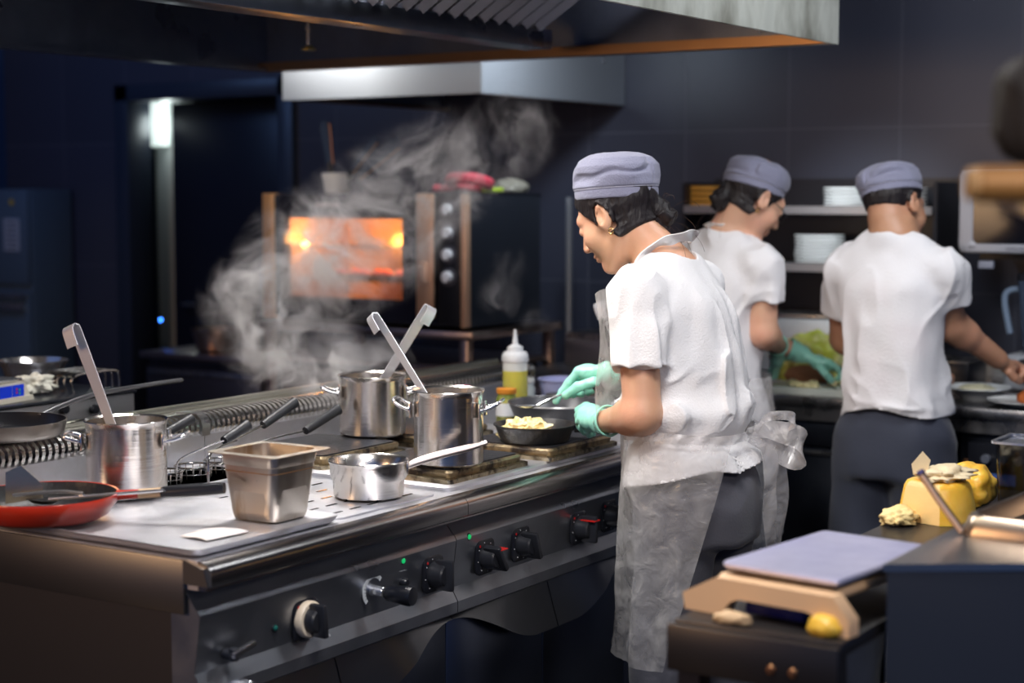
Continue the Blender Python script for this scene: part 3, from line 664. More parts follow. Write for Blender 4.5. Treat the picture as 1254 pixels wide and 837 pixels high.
# ================================================================ BACK WALL EQUIPMENT
def world_thing(name, label, cat, loc, group=None): return thing(name, label, cat, loc, 0, group)
t = thing('back_worktop', 'stainless steel worktop along the back wall behind the two rear cooks', 'worktop', (5.5, 1.9, .85))
m = MB(); m.bb(5.04, 5.99, .3, 3.36, .865, .90, .006); m.bb(5.06, 5.99, .3, 3.36, .82, .866); m.bb(5.97, 5.99, .3, 3.36, .90, .96)
shift(m.build('worktop_surface', STEEL, t), t)
BACKDOOR = mat('back_cabinet_steel', (.10, .115, .15), .33, 1, bump=(4, .05), var=(3, (.16, .17, .2), .4, .8))
def cab(y0, y1, label, doors=1, x0=5.06, z1=.815, name='back_cabinet', grp='steel cabinets under the back worktop'):
    t = thing(name, label, 'cabinet', (5.5, (y0+y1)/2, 0), 0, grp)
    m = MB(); m.bb(x0+.03, 5.98, y0+.003, y1-.003, .08, z1); shift(m.build('body', BACKDOOR, t), t)
    m = MB(); m.bb(x0+.004, x0+.03, y0+.003, y1-.003, z1-.075, z1-.004, .002); shift(m.build('fascia', BACKDOOR, t), t)
    w = (y1-y0)/doors
    for k in range(doors):
        m = MB(); m.bb(x0, x0+.03, y0+k*w+.006, y0+(k+1)*w-.006, .1, z1-.085, .003); d = shift(m.build('door', BACKDOOR, t), t)
        m = MB(); m.bb(x0-.012, x0, y0+k*w+.02, y0+(k+1)*w-.02, z1-.105, z1-.09, .003); shift(m.build('door_pull', STEEL, d), t)
    return t
cab(1.66, 2.32, 'steel under-counter cabinet between the rear woman and the man', 1)
cab(2.32, 3.34, 'steel under-counter cabinet hidden behind the rear woman', 2)
t = thing('under_counter_oven', 'dark built-in oven with control dials under the counter, right of the man', 'oven', (5.5, 1.35, 0))
m = MB(); m.bb(5.09, 5.98, 1.06, 1.65, .08, .815); shift(m.build('body', BACKDOOR, t), t)
m = MB(); m.bb(5.062, 5.09, 1.07, 1.62, .66, .79, .003); cp = shift(m.build('control_panel', BLACKP, t), t)
for k in range(5):
    m = MB(); m.cyl((5.062, 1.56-k*.05, .745), (5.04, 1.56-k*.05, .745), .014, n=16); shift(m.build('dial', mat('dial_grey', (.12, .13, .16), .3), cp), t)
m = MB(); m.bb(5.058, 5.063, 1.47, 1.58, .668, .70); shift(m.build('blue_badge', mat('badge_blue', (.05, .12, .4), .5), cp), t)
m = MB(); m.bb(5.066, 5.09, 1.07, 1.60, .12, .65, .003); dd = shift(m.build('oven_door', BLACKG, t), t)
m = MB(); m.cyl((5.066, 1.52, .6), (5.05, 1.52, .6), .013, n=16); shift(m.build('door_button', DARKP, dd), t)
m = MB(); m.bb(5.052, 5.062, 1.618, 1.632, .12, .74, .002); shift(m.build('edge_strip', COPPER, t), t)

# left counter, behind the steam
t = thing('side_worktop', 'steel worktop between the doorway and the oven, bowl standing on it', 'worktop', (5.5, 4.7, .86))
m = MB(); m.bb(5.0, 5.99, 4.40, 5.06, .872, .90, .005); shift(m.build('worktop_surface', mat('pink_steel', (.5, .42, .42), .3, 1), t), t)
t = thing('drawer_cabinet', 'steel drawer cabinet below the side worktop, left of the oven', 'cabinet', (5.5, 4.7, 0))
m = MB(); m.bb(5.05, 5.98, 4.41, 5.05, .06, .87); shift(m.build('body', BACKDOOR, t), t)
for (a, b) in ((.60, .84), (.34, .58), (.08, .32)):
    m = MB(); m.bb(5.02, 5.05, 4.42, 5.04, a, b, .003); d = shift(m.build('drawer', mat('drawer_steel', (.2, .2, .22), .35, 1), t), t)
    m = MB(); m.bb(5.005, 5.02, 4.44, 5.02, b-.03, b-.012, .003); shift(m.build('drawer_pull', STEEL, d), t)
t = thing('mixing_bowl', 'dented steel bowl on the side worktop, half hidden by steam', 'bowl', (5.16, 4.78, .9006))
m = MB(); m.lathe([(0, 0), (.065, 0), (.08, .01), (.10, .09), (.106, .095), (.10, .093), (.078, .014), (0, .006)], 40); m.build('bowl_body', mat('warm_bowl', (.42, .28, .2), .3, 1), t)
t = thing('countertop_mixer', 'dark machine with a blue status light beside the steel bowl', 'machine', (5.45, 4.88, .9006))
m = MB(); m.box((0, 0, .07), (.26, .30, .14), None, .02, 3); m.box((-.02, -.02, .16), (.18, .2, .05), None, .02, 3); m.build('housing', BLACKP, t)
q = at(197, 392, 0, 5.315); m = MB(); m.lathe([(.008, 0), (.006, .004), (0, .005)], 16, q-Vector(t.location), RY(-PI/2)); m.build('blue_light', mat('blue_led', (.02, .1, .9), .3, emit=(.03, .18, 1, 9)), t)
q = at(278, 396, 0, 5.2)
t = thing('knob_pot', 'small lidded pot with a pale knob behind the steam', 'pot', (5.3, 4.53, .9006))
m = MB(); m.lathe([(0, 0), (.08, 0), (.085, .006), (.085, .08), (.082, .085), (.03, .098), (0, .1)], 32); m.build('pot_body', mat('dark_pot', (.05, .05, .06), .3), t)
m = MB(); m.lathe([(0, .098), (.01, .1), (.017, .115), (.012, .127), (0, .13)], 20); m.build('lid_knob', WHITEP, t)

# oven on its stand
SO = thing('oven_stand', 'steel stand table carrying the glowing oven', 'stand', (5.25, 3.9, 0))
m = MB(); m.bb(4.975, 5.60, 3.39, 4.39, 1.022, 1.052, .004); shift(m.build('stand_top', mat('warm_steel', (.5, .4, .36), .28, 1), SO), SO)
for x in (5.0, 5.56):
    for y in (3.43, 4.35):
        m = MB(); m.bb(x-.018, x+.018, y-.018, y+.018, 0, 1.022, .002); shift(m.build('leg', mat('leg_steel', (.5, .38, .32), .3, 1), SO), SO)
m = MB(); m.bb(4.99, 5.57, 3.42, 4.36, .905, .925); shift(m.build('shelf', mat('warm_steel', (1, 1, 1)), SO), SO)
t = thing('lower_oven', 'dark second oven unit standing beneath the stand shelf', 'oven', (5.27, 3.89, .0))
m = MB(); m.bb(5.03, 5.53, 3.46, 4.32, .06, .90, .004); shift(m.build('body', mat('dark_enamel', (.03, .033, .045), .35), t), t)
m = MB(); m.bb(5.01, 5.03, 3.50, 4.28, .10, .78, .004); d = shift(m.build('oven_door', BLACKG, t), t)
m = MB(); m.tube([(4.99, 3.55, .74), (4.985, 3.6, .74), (4.985, 4.2, .74), (4.99, 4.24, .74)], .009, 8, False); shift(m.build('door_handle', COPPER, d), t)

OV = thing('convection_oven', 'convection oven with glowing orange window and four white knobs', 'oven', (5.25, 3.9, 1.053))
ox, oy0, oy1, oz0, oz1 = 5.0, 3.43, 4.375, 1.065, 1.545
m = MB()
wy0, wy1, wz0, wz1 = 3.712, 4.274, 1.155, 1.452
def frame_box(m, x0, x1, y0, y1, z0, z1, a0, a1, b0, b1):
    m.bb(x0, x1, y0, a0, z0, z1); m.bb(x0, x1, a1, y1, z0, z1); m.bb(x0, x1, a0, a1, z0, b0); m.bb(x0, x1, a0, a1, b1, z1)
frame_box(m, 5.03, 5.06, oy0, oy1, oz0, oz1, wy0-.02, wy1+.02, wz0-.02, wz1+.02)
m.bb(5.06, 5.50, oy0, oy0+.012, oz0, oz1); m.bb(5.06, 5.50, oy1-.012, oy1, oz0, oz1); m.bb(5.06, 5.5, oy0, oy1, oz1-.012, oz1); m.bb(5.06, 5.5, oy0, oy1, oz0, oz0+.012); m.bb(5.488, 5.5, oy0, oy1, oz0, oz1)
shift(m.build('casing', mat('oven_casing', (.05, .06, .085), .36, .7, bump=(4, .05)), OV), OV)
CAV = mat('oven_cavity', (.75, .5, .25), .45, .2)
m = MB(); m.bb(5.06, 5.42, wy0-.03, wy0-.02, wz0-.02, wz1+.02); m.bb(5.06, 5.42, wy1+.02, wy1+.03, wz0-.02, wz1+.02); m.bb(5.06, 5.42, wy0-.03, wy1+.03, wz1+.02, wz1+.03); m.bb(5.06, 5.42, wy0-.03, wy1+.03, wz0-.03, wz0-.02); m.bb(5.41, 5.42, wy0-.03, wy1+.03, wz0-.03, wz1+.03)
shift(m.build('cavity', CAV, OV), OV)
m = MB(); m.lathe([(.075, .0), (.085, .01), (.085, .02), (.02, .026), (0, .026)], 32, (5.41, 4.0, 1.31), RY(-PI/2)); shift(m.build('fan_cover', mat('fan_steel', (.6, .45, .3), .3, 1), OV), OV)
for z in (1.215, 1.34):
    m = MB()
    for k in range(15): m.tube([(5.08, wy0+k*.04, z), (5.4, wy0+k*.04, z)], .0025, 5, False)
    m.tube([(5.08, wy0-.01, z), (5.08, wy1+.01, z)], .004, 6, False); shift(m.build('oven_rack', STEEL, OV), OV)
m = MB(); frame_box(m, 5.0, 5.028, 3.56, 4.32, oz0+.01, oz1-.004, wy0, wy1, wz0, wz1); DR = shift(m.build('oven_door', mat('door_black_glass', (.012, .012, .02), .15), OV), OV)
GP = bpy.data.materials.new('amber_pane'); GP.use_nodes = True; nt = GP.node_tree; nt.nodes.clear()
o_ = nt.nodes.new('ShaderNodeOutputMaterial'); tr = nt.nodes.new('ShaderNodeBsdfTransparent'); gl = nt.nodes.new('ShaderNodeBsdfGlossy'); mx = nt.nodes.new('ShaderNodeMixShader'); fr = nt.nodes.new('ShaderNodeFresnel')
tr.inputs[0].default_value = (.95, .8, .6, 1); gl.inputs['Roughness'].default_value = .08; nt.links.new(fr.outputs[0], mx.inputs[0]); nt.links.new(tr.outputs[0], mx.inputs[1]); nt.links.new(gl.outputs[0], mx.inputs[2]); nt.links.new(mx.outputs[0], o_.inputs[0])
m = MB(); m.bb(5.01, 5.014, wy0, wy1, wz0, wz1); shift(m.build('window_pane', GP, DR), OV)
m = MB(); m.bb(4.994, 5.03, 4.325, 4.378, oz0, oz1, .003); shift(m.build('copper_corner_post', mat('copper_post', (.75, .36, .14), .4, .6), OV), OV)
m = MB(); m.bb(4.985, 4.999, 3.565, 3.64, oz0+.03, oz1, .004); m.bb(4.97, 4.985, 3.585, 3.62, 1.22, 1.30, .004); shift(m.build('door_handle', mat('copper_handle', (.80, .50, .34), .4, .6), DR), OV)
m = MB(); m.bb(4.998, 5.03, 3.455, 3.555, oz0+.005, oz1-.002, .003); CP = shift(m.build('control_panel', BLACKP, OV), OV)
for z, lab in ((1.498, 0), (1.416, 0), (1.336, 0), (1.256, 0), (1.168, 0)):
    if z < 1.2: continue
    m = MB(); m.lathe([(.034, 0), (.034, .003), (0, .003)], 32, (4.998, 3.505, z-.01), RY(-PI/2)); rg = shift(m.build('dial_ring', mat('dial_ring_dark', (.07, .07, .09), .35), CP), OV)
    m = MB(); m.lathe([(.021, 0), (.02, .016), (.016, .02), (0, .021)], 28, (4.995, 3.505, z-.01), RY(-PI/2)); m.bb(4.968, 4.98, 3.501, 3.509, z-.028, z+.008); shift(m.build('knob', mat('knob_silver', (.85, .85, .9), .3, .1), rg), OV)
m = MB(); m.bb(4.996, 5.03, 3.43, 3.452, oz0, oz1, .002); shift(m.build('copper_edge_strip', mat('copper_handle', (1, 1, 1)), OV), OV)
text('ALBERTINI', .024, mat('oven_lettering', (.8, .62, .6), .4), (4.998, 4.06, 1.502), (0, -1, 0), (0, 0, 1), OV)
ol = bpy.data.lights.new('oven_lamp', 'POINT'); ol.energy = 2.4; ol.color = (1, .60, .25); ol.shadow_soft_size = .03; oo = bpy.data.objects.new('oven_lamp', ol); COL.objects.link(oo); oo.location = (5.14, 4.20, 1.37)
ol = bpy.data.lights.new('oven_lamp_inner', 'POINT'); ol.energy = 2.0; ol.color = (1, .62, .28); ol.shadow_soft_size = .04; oo = bpy.data.objects.new('oven_lamp_inner', ol); COL.objects.link(oo); oo.location = (5.18, 3.86, 1.36)
m = MB(); m.lathe([(0, 0), (.012, .004), (.017, .016), (.013, .028), (0, .033)], 20, (5.09, 4.245, 1.33)); shift(m.build('oven_bulb', mat('bulb_glow', (1, .9, .6), .4, emit=(1, .75, .35, 14)), OV), OV)
t = thing('baking_tray', 'tray of orange roasting food inside the glowing oven', 'tray', (5.22, 3.95, 1.2188))
m = MB(); m.rrloft([(.12, .2, .02, 0), (.13, .21, .02, .02), (.125, .205, .02, .02), (.115, .195, .02, .003), (0, 0, 0, .003)]); m.build('tray_pan', STEEL, t)
for k in range(7):
    m = MB(); bmesh.ops.create_icosphere(m.b, subdivisions=2, radius=.025)
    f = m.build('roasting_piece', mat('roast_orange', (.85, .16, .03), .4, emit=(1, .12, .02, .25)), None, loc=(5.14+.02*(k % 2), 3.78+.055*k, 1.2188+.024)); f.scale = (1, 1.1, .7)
    tag(f, 'orange piece of food roasting on the tray inside the oven', 'food', 'roasting pieces in the oven')

# on top of the oven
q = at(413, 238, 0, 5.2)
t = thing('knife_tub', 'white tub with ribbed rim holding black knives on the oven', 'tub', (5.2, q.y, 1.5455))
m = MB(); m.lathe([(0, 0), (.044, 0), (.048, .004), (.054, .052), (.058, .054), (.058, .064), (.060, .066), (.060, .078), (.054, .078), (.046, .008), (0, .006)], 36); m.build('tub_body', mat('warm_white_plastic', (.85, .78, .7), .35), t)
BL = mat('blade_black', (.06, .08, .12), .35, .4)
for k, (p0, p1, w, lab) in enumerate((((404, 236), (398, 148), .05, 'broad black knife standing upright in the white tub'), ((420, 236), (462, 168), .035, 'black knife leaning right in the white tub, copper edged'), ((425, 236), (490, 172), .05, 'black knife leaning furthest right in the white tub'))):
    a = at(*p0, 0, 5.2); a = Vector((5.2+.01*(k-1), t.location.y-.014*(k-1), 1.5455+.012)); e = at(*p1, 0, 5.2+.01*(k-1)); d = e-a
    n = thing('kitchen_knife', lab, 'knife', a, 0, 'knives in the white tub')
    s = d.normalized().cross(Vector((1, 0, 0))).normalized()
    m = MB(); m.prism([(-w*.3, .10), (w*.35, .10), (w*.6, d.length*.9), (w*.3, d.length), (-w*.45, d.length*.97)], (0, 0, 0), s, d.normalized(), (1, 0, 0), .004); m.build('blade', BL, n)
    m = MB(); m.tube([(0, 0, 0), d*.2, d.normalized()*.11], .009, 10, flat=1.2); m.build('handle', BLACKP, n)
    m = MB(); m.tube([d.normalized()*.10-s*w*.32, d-s*w*.45-d*.05], .0035, 6, False); m.build('blade_edge', COPPER, n)
q = at(590, 236, 0, 5.2)
t = thing('pot_holder', 'red ring shaped pot holder lying on the oven', 'pot holder', (5.15, q.y+.02, 1.5475)); 
m = MB(); m.ring((0, 0, .040), .062, .022, 40, RY(.25), 1, 1.15); m.build('ring', mat('red_silicone', (.6, .05, .09), .4), t)
m = MB(); m.tube([(0, .07, .022), (0, .12, .016), (0, .155, .018)], .014, 12); m.build('tab', MATS['red_silicone'], t)
t = thing('plastic_bag', 'pale crumpled plastic bag lying on the oven beside the red ring', 'bag', (5.42, 3.51, 1.5455))
m = MB(); bmesh.ops.create_icosphere(m.b, subdivisions=4, radius=1)
for v in m.b.verts: n_ = mnoise.noise(v.co*2.5); v.co = Vector((v.co.x*.06, v.co.y*.07, max(v.co.z, -.6)*.034+.0215))*(1+.12*n_)
m.build('bag_body', mat('pale_bag', (.25, .24, .2), .45, trans=.1), t)
t = thing('scraper', 'lime green scraper handle lying at the edge of the oven top', 'scraper', (5.22, 3.475, 1.5455), math.radians(-80))
m = MB(); m.box((0, .03, .012), (.03, .15, .02), None, .008, 3); m.build('handle', mat('lime_plastic', (.45, .62, .04), .4), t)
m = MB(); m.box((0, .12, .008), (.07, .05, .004), None, .001); m.build('blade', STEEL, t)

# vertical duct post right of the oven, side unit with ridged vent
t = thing('wall_post', 'grey upright metal profile right of the oven, behind the cook\'s head', 'post', (5.62, at(697, 300, 0, 5.62).y, 0))
MB().bb(-.010, .010, -.010, .010, 0, 1.53, .002).build('profile', mat('grey_profile', (.22, .24, .28), .4, .6), t)
t = thing('ridged_drip_tray', 'low ridged steel drip tray behind the cook\'s shoulder', 'tray', (5.55, 3.12, .9006))
m = MB(); m.bb(-.1, .1, -.17, .17, 0, .10, .004); m.build('body', mat('dim_steel', (.3, .3, .33), .35, 1), t)
m = MB()
for k in range(16): m.bb(-.108, .1, -.165+k*.021, -.155+k*.021, .10, .125)
m.build('ridges', STEEL, t)
t = thing('chopping_board', 'red chopping board, top of the pair behind the squeeze bottle', 'chopping board', (5.19, 3.04, 1.031), .1)
t.location = (5.24, 2.80, .9156)
for nm, lab, z, mm, xo in (('chopping_board', 'brown wooden chopping board under the red one', .9006, mat('board_wood', (.35, .16, .08), .5), 0), ('chopping_board', None, .9166, mat('board_red', (.62, .03, .03), .4), 0)):
    if lab: t2 = thing(nm, lab, 'chopping board', (5.22, 2.84, z), .06)
    else: t2 = t; t.location = (5.26, 2.80, z)
    m = MB(); m.rrloft([(.13, .19, .02, 0), (.13, .19, .02, .012), (.127, .187, .02, .0145)], caps=(True, True)); m.build('board', mm, t2)
    m = MB(); m.tube([(-.1, -.05, .0155), (-.1, .05, .0155)], .004, 6, False); m.build('grip_bar', mm, t2)

# shelves with plates
t = thing('wall_shelf_unit', 'black backed wall shelving with two steel shelves of white plates', 'shelf', (5.85, 2.45, 1.2))
m = MB(); m.bb(5.975, 5.995, 1.95, 2.93, 1.0, 1.60); m.bb(5.70, 5.99, 2.915, 2.93, 1.0, 1.585); m.bb(5.70, 5.99, 1.95, 1.965, 1.0, 1.585); shift(m.build('back_panel', BLACKP, t), t)
for z in (1.478, 1.272):
    m = MB(); m.bb(5.69, 5.975, 1.965, 2.915, z, z+.018, .003); m.bb(5.685, 5.69, 1.965, 2.915, z-.006, z+.022); shift(m.build('shelf_board', mat('shelf_steel', (.36, .36, .38), .35, .8), t), t)
PL = thing('plate', 'white round plate in a stack on the upper shelf', 'plate', (5.80, 2.30, 1.497), 0, 'stacked plates')
m = MB(); m.lathe([(0, 0), (.055, 0), (.06, .002), (.086, .0045), (.09, .0075), (.09, .0105), (.086, .0105), (.056, .0045), (0, .004)], 28); pm = m.build('plate_body', CERAM, PL)
first = True
for y, z0, n, desc in ((2.31, 1.497, 6, 'in the left stack on the upper shelf'), (2.115, 1.497, 6, 'in the right stack on the upper shelf, by the man\'s cap'), (2.42, 1.2915, 9, 'in the taller stack on the lower shelf'), (2.235, 1.2915, 5, 'in the low stack on the lower shelf beside the man')):
    for k in range(n):
        lab = 'white plate '+desc if 0 < k < n-1 else ('topmost white plate ' if k else 'bottom white plate ')+desc
        if first: PL.location = (5.80, y, z0); PL['label'] = lab; first = False; PL['group'] = 'white plates '+desc
        else: dup(PL, (5.80+random.uniform(-.002, .002), y+random.uniform(-.002, .002), z0+k*.0118), None, lab, 'white plates '+desc)
t = thing('storage_box', 'small orange striped box on the upper shelf behind the bun', 'box', (5.80, at(868, 250, 0, 5.8).y, 1.4965))
m = MB()
for k in range(4): m.bb(-.06, .06, -.05, .05, k*.02, k*.02+.017, .003)
m.build('box_body', mat('orange_card', (.75, .36, .06), .5), t)
m = MB(); m.bb(-.062, .058, -.052, .03, -.0, .004); m.build('base_liner', WHITEP, t)

# on the back counter
t = thing('steel_insert', 'dull steel container block at the wall behind the lettuce', 'container', (5.8, 2.50, .9006))
m = MB(); m.bb(-.12, .12, -.22, .19, 0, .2, .01); m.build('body', mat('hazy_steel', (.42, .46, .5), .45, .7, bump=(30, .1)), t)
m = MB(); m.bb(-.125, .125, -.225, .195, .2, .21, .003); m.build('rim', STEEL, t)
t = thing('cutting_board', 'white plastic cutting board at the counter edge before the rear woman', 'cutting board', (5.17, 2.11, .9006), .03)
MB().rrloft([(.11, .2, .02, 0), (.11, .2, .02, .018), (.107, .197, .02, .021)], caps=(True, True)).build('board', mat('board_white', (.78, .82, .74), .35), t)
def blob(name, label, cat, loc, dim, m_, amp=.2, sc=3, sub=4, group=None, seed=0, flat=-.5, rz=0):
    m = MB(); bmesh.ops.create_icosphere(m.b, subdivisions=sub, radius=1)
    for v in m.b.verts:
        n_ = mnoise.fractal(v.co*sc+Vector((seed, 2*seed, 1)), .9, 2, 3)
        f = 1+amp*n_; v.co = Vector((v.co.x*dim[0]*f, v.co.y*dim[1]*f, (max(v.co.z, flat)*f)*dim[2]))
    zm = min(v.co.z for v in m.b.verts)
    for v in m.b.verts: v.co.z -= zm
    o = m.build(name, m_, None, loc=loc, ang=180); o.rotation_euler.z = rz
    return tag(o, label, cat, group)
LETT = mat('lettuce_yellow_green', (.55, .62, .08), .4, bump=(30, .8), var=(14, (.82, .80, .42), .45, .7), trans=0, subs=.2)
blob('lettuce_bag', 'crumpled bag of yellow green lettuce behind the gloved hands', 'lettuce', (5.42, 2.24, .9006), (.11, .17, .105), LETT, .28, 2.5, 5)
blob('bread_loaf', 'brown bread loaf on the cutting board beside the gloved hand', 'bread', (5.245, 2.22, .9224), (.05, .085, .036), mat('bread_brown', (.33, .14, .06), .7, bump=(60, .5)), .08)
blob('ham_slice', 'pink ham lying on the bread loaf by the glove', 'ham', (5.25, 2.25, .983), (.025, .03, .01), mat('ham_pink', (.8, .42, .38), .4), .2)
for k, (px, py) in enumerate(((972, 466), (984, 461), (997, 468), (1008, 463), (955, 476), (963, 471), (1020, 466))):
    q = at(px, py+4, 2, .93); q.x = max(5.085, min(q.x, 5.255))
    if (q-Vector((5.245, 2.22, .93))).length < .07 and q.x > 5.17: q.x = 5.14
    blob('cheese_piece', 'pale cheese scrap on the white cutting board before the rear woman', 'cheese', (q.x, q.y, .9222), (.014, .018, .011), mat('pale_cheese', (.85, .76, .42), .5), .3, 2, 3, 'cheese scraps on the cutting board', k)
t = thing('serving_bowl', 'shallow white bowl of rice right of the man', 'bowl', (5.25, 1.655, .9006))
m = MB(); m.lathe([(0, 0), (.045, 0), (.05, .006), (.082, .034), (.105, .038), (.105, .041), (.08, .038), (.05, .012), (0, .01)], 44); m.build('bowl_body', CERAM, t)
blob('rice_portion', 'small heap of pale rice in the shallow white bowl', 'food', (5.25, 1.655, .9135), (.06, .06, .022), mat('rice_pale', (.7, .66, .45), .6, bump=(90, .6)), .2, 5)
t = thing('dinner_plate', 'white plate with an orange patty at the right edge', 'plate', (5.15, 1.475, .9006))
m = MB(); m.lathe([(0, 0), (.06, 0), (.066, .004), (.112, .018), (.113, .021), (.062, .010), (0, .009)], 44); m.build('plate_body', CERAM, t)
blob('fried_patty', 'orange brown fried patty on the white plate', 'food', (5.15, 1.452, .9112), (.045, .045, .03), mat('patty_orange', (.55, .14, .03), .6, bump=(60, .8)), .15, 4)
t = thing('food_mixer_base', 'white machine base under the reaching hand at the right edge', 'machine', (5.62, 1.56, .9006))
m = MB(); m.box((0, 0, .06), (.2, .2, .12), None, .02, 3); m.build('housing', mat('grey_housing', (.4, .42, .46), .4), t)
m = MB(); m.lathe([(.04, 0), (.04, .012), (.03, .02), (0, .02)], 24, (-.1, .02, .07), RY(-PI/2)); m.build('dial', BLACKP, t)
t = thing('blender_jug', 'clear blender jug with angular handle on its base, right edge', 'jug', (5.62, 1.56, 1.022))
SMOKEJ = mat('smoky_jug', (.12, .17, .28), .12, 0, trans=.6, spec=.6)
m = MB(); m.rrloft([(.05, .05, .02, 0), (.052, .052, .02, .02), (.066, .07, .02, .24), (.062, .066, .02, .24), (.048, .048, .018, .01), (0, 0, 0, .008)]); m.build('jug_body', SMOKEJ, t)
m = MB(); m.tube([(0, .066, .21), (0, .115, .20), (0, .125, .16), (0, .105, .06)], .011, 10); m.build('jug_handle', mat('jug_handle_clear', (.2, .27, .38), .25), t)
m = MB(); m.rrloft([(.068, .072, .02, .24), (.068, .072, .02, .262), (.04, .04, .02, .27)], caps=(True, True)); m.build('jug_lid', BLACKP, t)
t = thing('steel_box', 'dark metal box with a bright edge behind the rice bowl', 'box', (5.55, 1.80, .9006))
MB().bb(-.1, .1, -.05, .10, 0, .09, .004).build('box_body', BLACKP, t); MB().bb(-.102, .102, -.052, .102, .09, .094, .001).build('bright_edge', STEEL, t)
# microwave
t = thing('microwave', 'white microwave with dark window on a wall bracket, right edge', 'microwave', (5.75, 1.5, 1.352))
MWH = mat('microwave_white', (.40, .41, .46), .35)
m = MB(); m.rrloft([(.24, .306, .01, 0), (.24, .306, .01, .268)], (.0, 0, 0), caps=(True, True)); m.build('casing', MWH, t)
m = MB(); R_ = RY(-PI/2)
m.rrloft([(.134, .306, .025, 0), (.134, .306, .025, .014), (.128, .300, .022, .02), (.108, .262, .02, .02), (.104, .258, .018, .016)], (-.24, 0, .134), RY(-PI/2), caps=(True, False)); dr = m.build('door', MWH, t)
m = MB(); m.rrloft([(.104, .258, .018, .0165), (.104, .258, .018, .0162)], (-.24, .0, .134), RY(-PI/2), caps=(True, True)); m.build('door_window', BLACKG, dr)
text('SAMSUNG', .014, mat('lettering_dark', (.08, .08, .12), .5), (5.75-.2612, 1.5+.155-.04, 1.352+.014), (0, -1, 0), (0, 0, 1), t)
text('800W', .009, MATS['lettering_dark'], (5.75-.2612, 1.5+.258, 1.352+.018), (0, -1, 0), (0, 0, 1), t)
t = thing('wall_bracket', 'dark wall bracket shelf under the microwave', 'bracket', (5.75, 1.5, 1.33))
MB().bb(-.2, .245, -.25, .25, 0, .021).build('bracket_plate', BLACKP, t); MB().bb(-.22, -.2, .2, .25, -.03, -.005, .003).build('grey_tag', mat('tag_grey', (.3, .32, .4), .5), t)

# fridge at the left
t = thing('refrigerator', 'tall dark refrigerator with white notice at the left edge', 'refrigerator', (5.85, 6.75, 0))
NV = mat('fridge_navy_steel', (.13, .19, .25), .4, .4)
m = MB(); m.bb(5.72, 5.98, 6.50, 6.99, .05, 1.565, .006); shift(m.build('body', NV, t), t)
m = MB(); m.bb(5.695, 5.72, 6.505, 6.99, 1.10, 1.56, .004); d = shift(m.build('upper_door', NV, t), t)
m = MB(); m.bb(5.690, 5.695, 6.56, 6.67, 1.26, 1.42); shift(m.build('paper_notice', mat('notice_paper', (.4, .44, .5), .6), d), t)
m = MB()
for k in range(6): m.bb(5.6885, 5.690, 6.575, 6.655, 1.275+k*.024, 1.281+k*.024)
shift(m.build('notice_print', DARKP, d), t)
m = MB(); m.box((5.692, 6.61, 1.50), (.004, .025, .025), RX(PI/4)); shift(m.build('warning_diamond', mat('diamond_yellow', (.6, .4, .03), .5), d), t)
m = MB(); m.bb(5.695, 5.72, 6.505, 6.99, .10, 1.06, .004); d2 = shift(m.build('lower_door', NV, t), t)
m = MB(); m.bb(5.665, 5.695, 6.515, 6.98, 1.03, 1.05, .004); m.bb(5.67, 5.695, 6.53, 6.98, .965, 1.005, .004); shift(m.build('door_handle', STEEL, d2), t)

# ================================================================ SECOND COOKING ROW BEHIND THE FLUE (left)
t = thing('fryer_unit', 'dark topped steel fryer unit behind the flue vent at the left', 'fryer', (2.7, 3.66, 0))
m = MB(); m.bb(1.9, 3.40, 3.46, 3.86, .06, .99, .006); shift(m.build('body', mat('fryer_steel', (.42, .43, .45), .35, .9, bump=(5, .04)), t), t)
m = MB(); m.bb(1.9, 3.405, 3.455, 3.865, .99, 1.0, .003); shift(m.build('fryer_top', mat('dark_top', (.05, .055, .07), .25, .6), t), t)
for px in (78, 115):
    q = at(px, 500, 1, 3.455); m = MB(); m.lathe([(.014, 0), (.012, .014), (0, .016)], 20, (q.x, 3.458, q.z-.003), Matrix.Rotation(PI/2, 3, 'X')); shift(m.build('knob', BLACKP, t), t)
t = thing('fry_basket', 'empty wire fry basket hooked on the end of the fryer unit', 'basket', (3.33, 3.60, 1.0006))
m = MB()
for k in range(5):
    y = -.08+k*.028; m.tube([(-.1, y, .0), (-.1, y, .045), (.0, y, .052), (.055, y, .05), (.068, y, .035), (.07, y, -.0)], .0032, 6)
m.tube([(-.1, -.09, .045), (-.1, .05, .045)], .003, 6, False); m.tube([(.06, -.09, .046), (.06, .05, .046)], .003, 6, False); m.build('wire_frame', WIREST, t)
t = thing('steel_bowl', 'shiny steel bowl with rolled rim at the left edge', 'bowl', (3.30, 3.76, 1.0006))
m = MB(); m.lathe([(0, 0), (.06, 0), (.072, .01), (.088, .052), (.09, .056), (.097, .066), (.100, .073), (.096, .074), (.088, .062), (.07, .014), (0, .008)], 48); m.build('bowl_body', CHROME, t)
t = thing('kitchen_scale', 'cream kitchen scale with blue display beside the steel bowl', 'scale', (3.03, 3.545, 1.0006), math.radians(10))
t.location = at(-12, 492, 2, 1.0006)
m = MB(); m.prism([(-.12, 0), (.075, 0), (.075, .012), (.055, .05), (-.12, .05)], (0, -.07, 0), (1, 0, 0), (0, 0, 1), (0, 1, 0), .15)
body = m.build('housing', mat('cream_plastic', (.68, .64, .54), .4), t)
m = MB(); m.prism([(-.12, 0), (.085, 0), (.08, .014), (-.12, .014)], (0, -.075, 0), (1, 0, 0), (0, 0, 1), (0, 1, 0), .16); m.build('foot_plate', MATS['cream_plastic'], t)
m = MB(); m.box((-.025, -.071, .028), (.05, .003, .034), None); m.box((.026, -.071, .028), (.044, .003, .034), None)
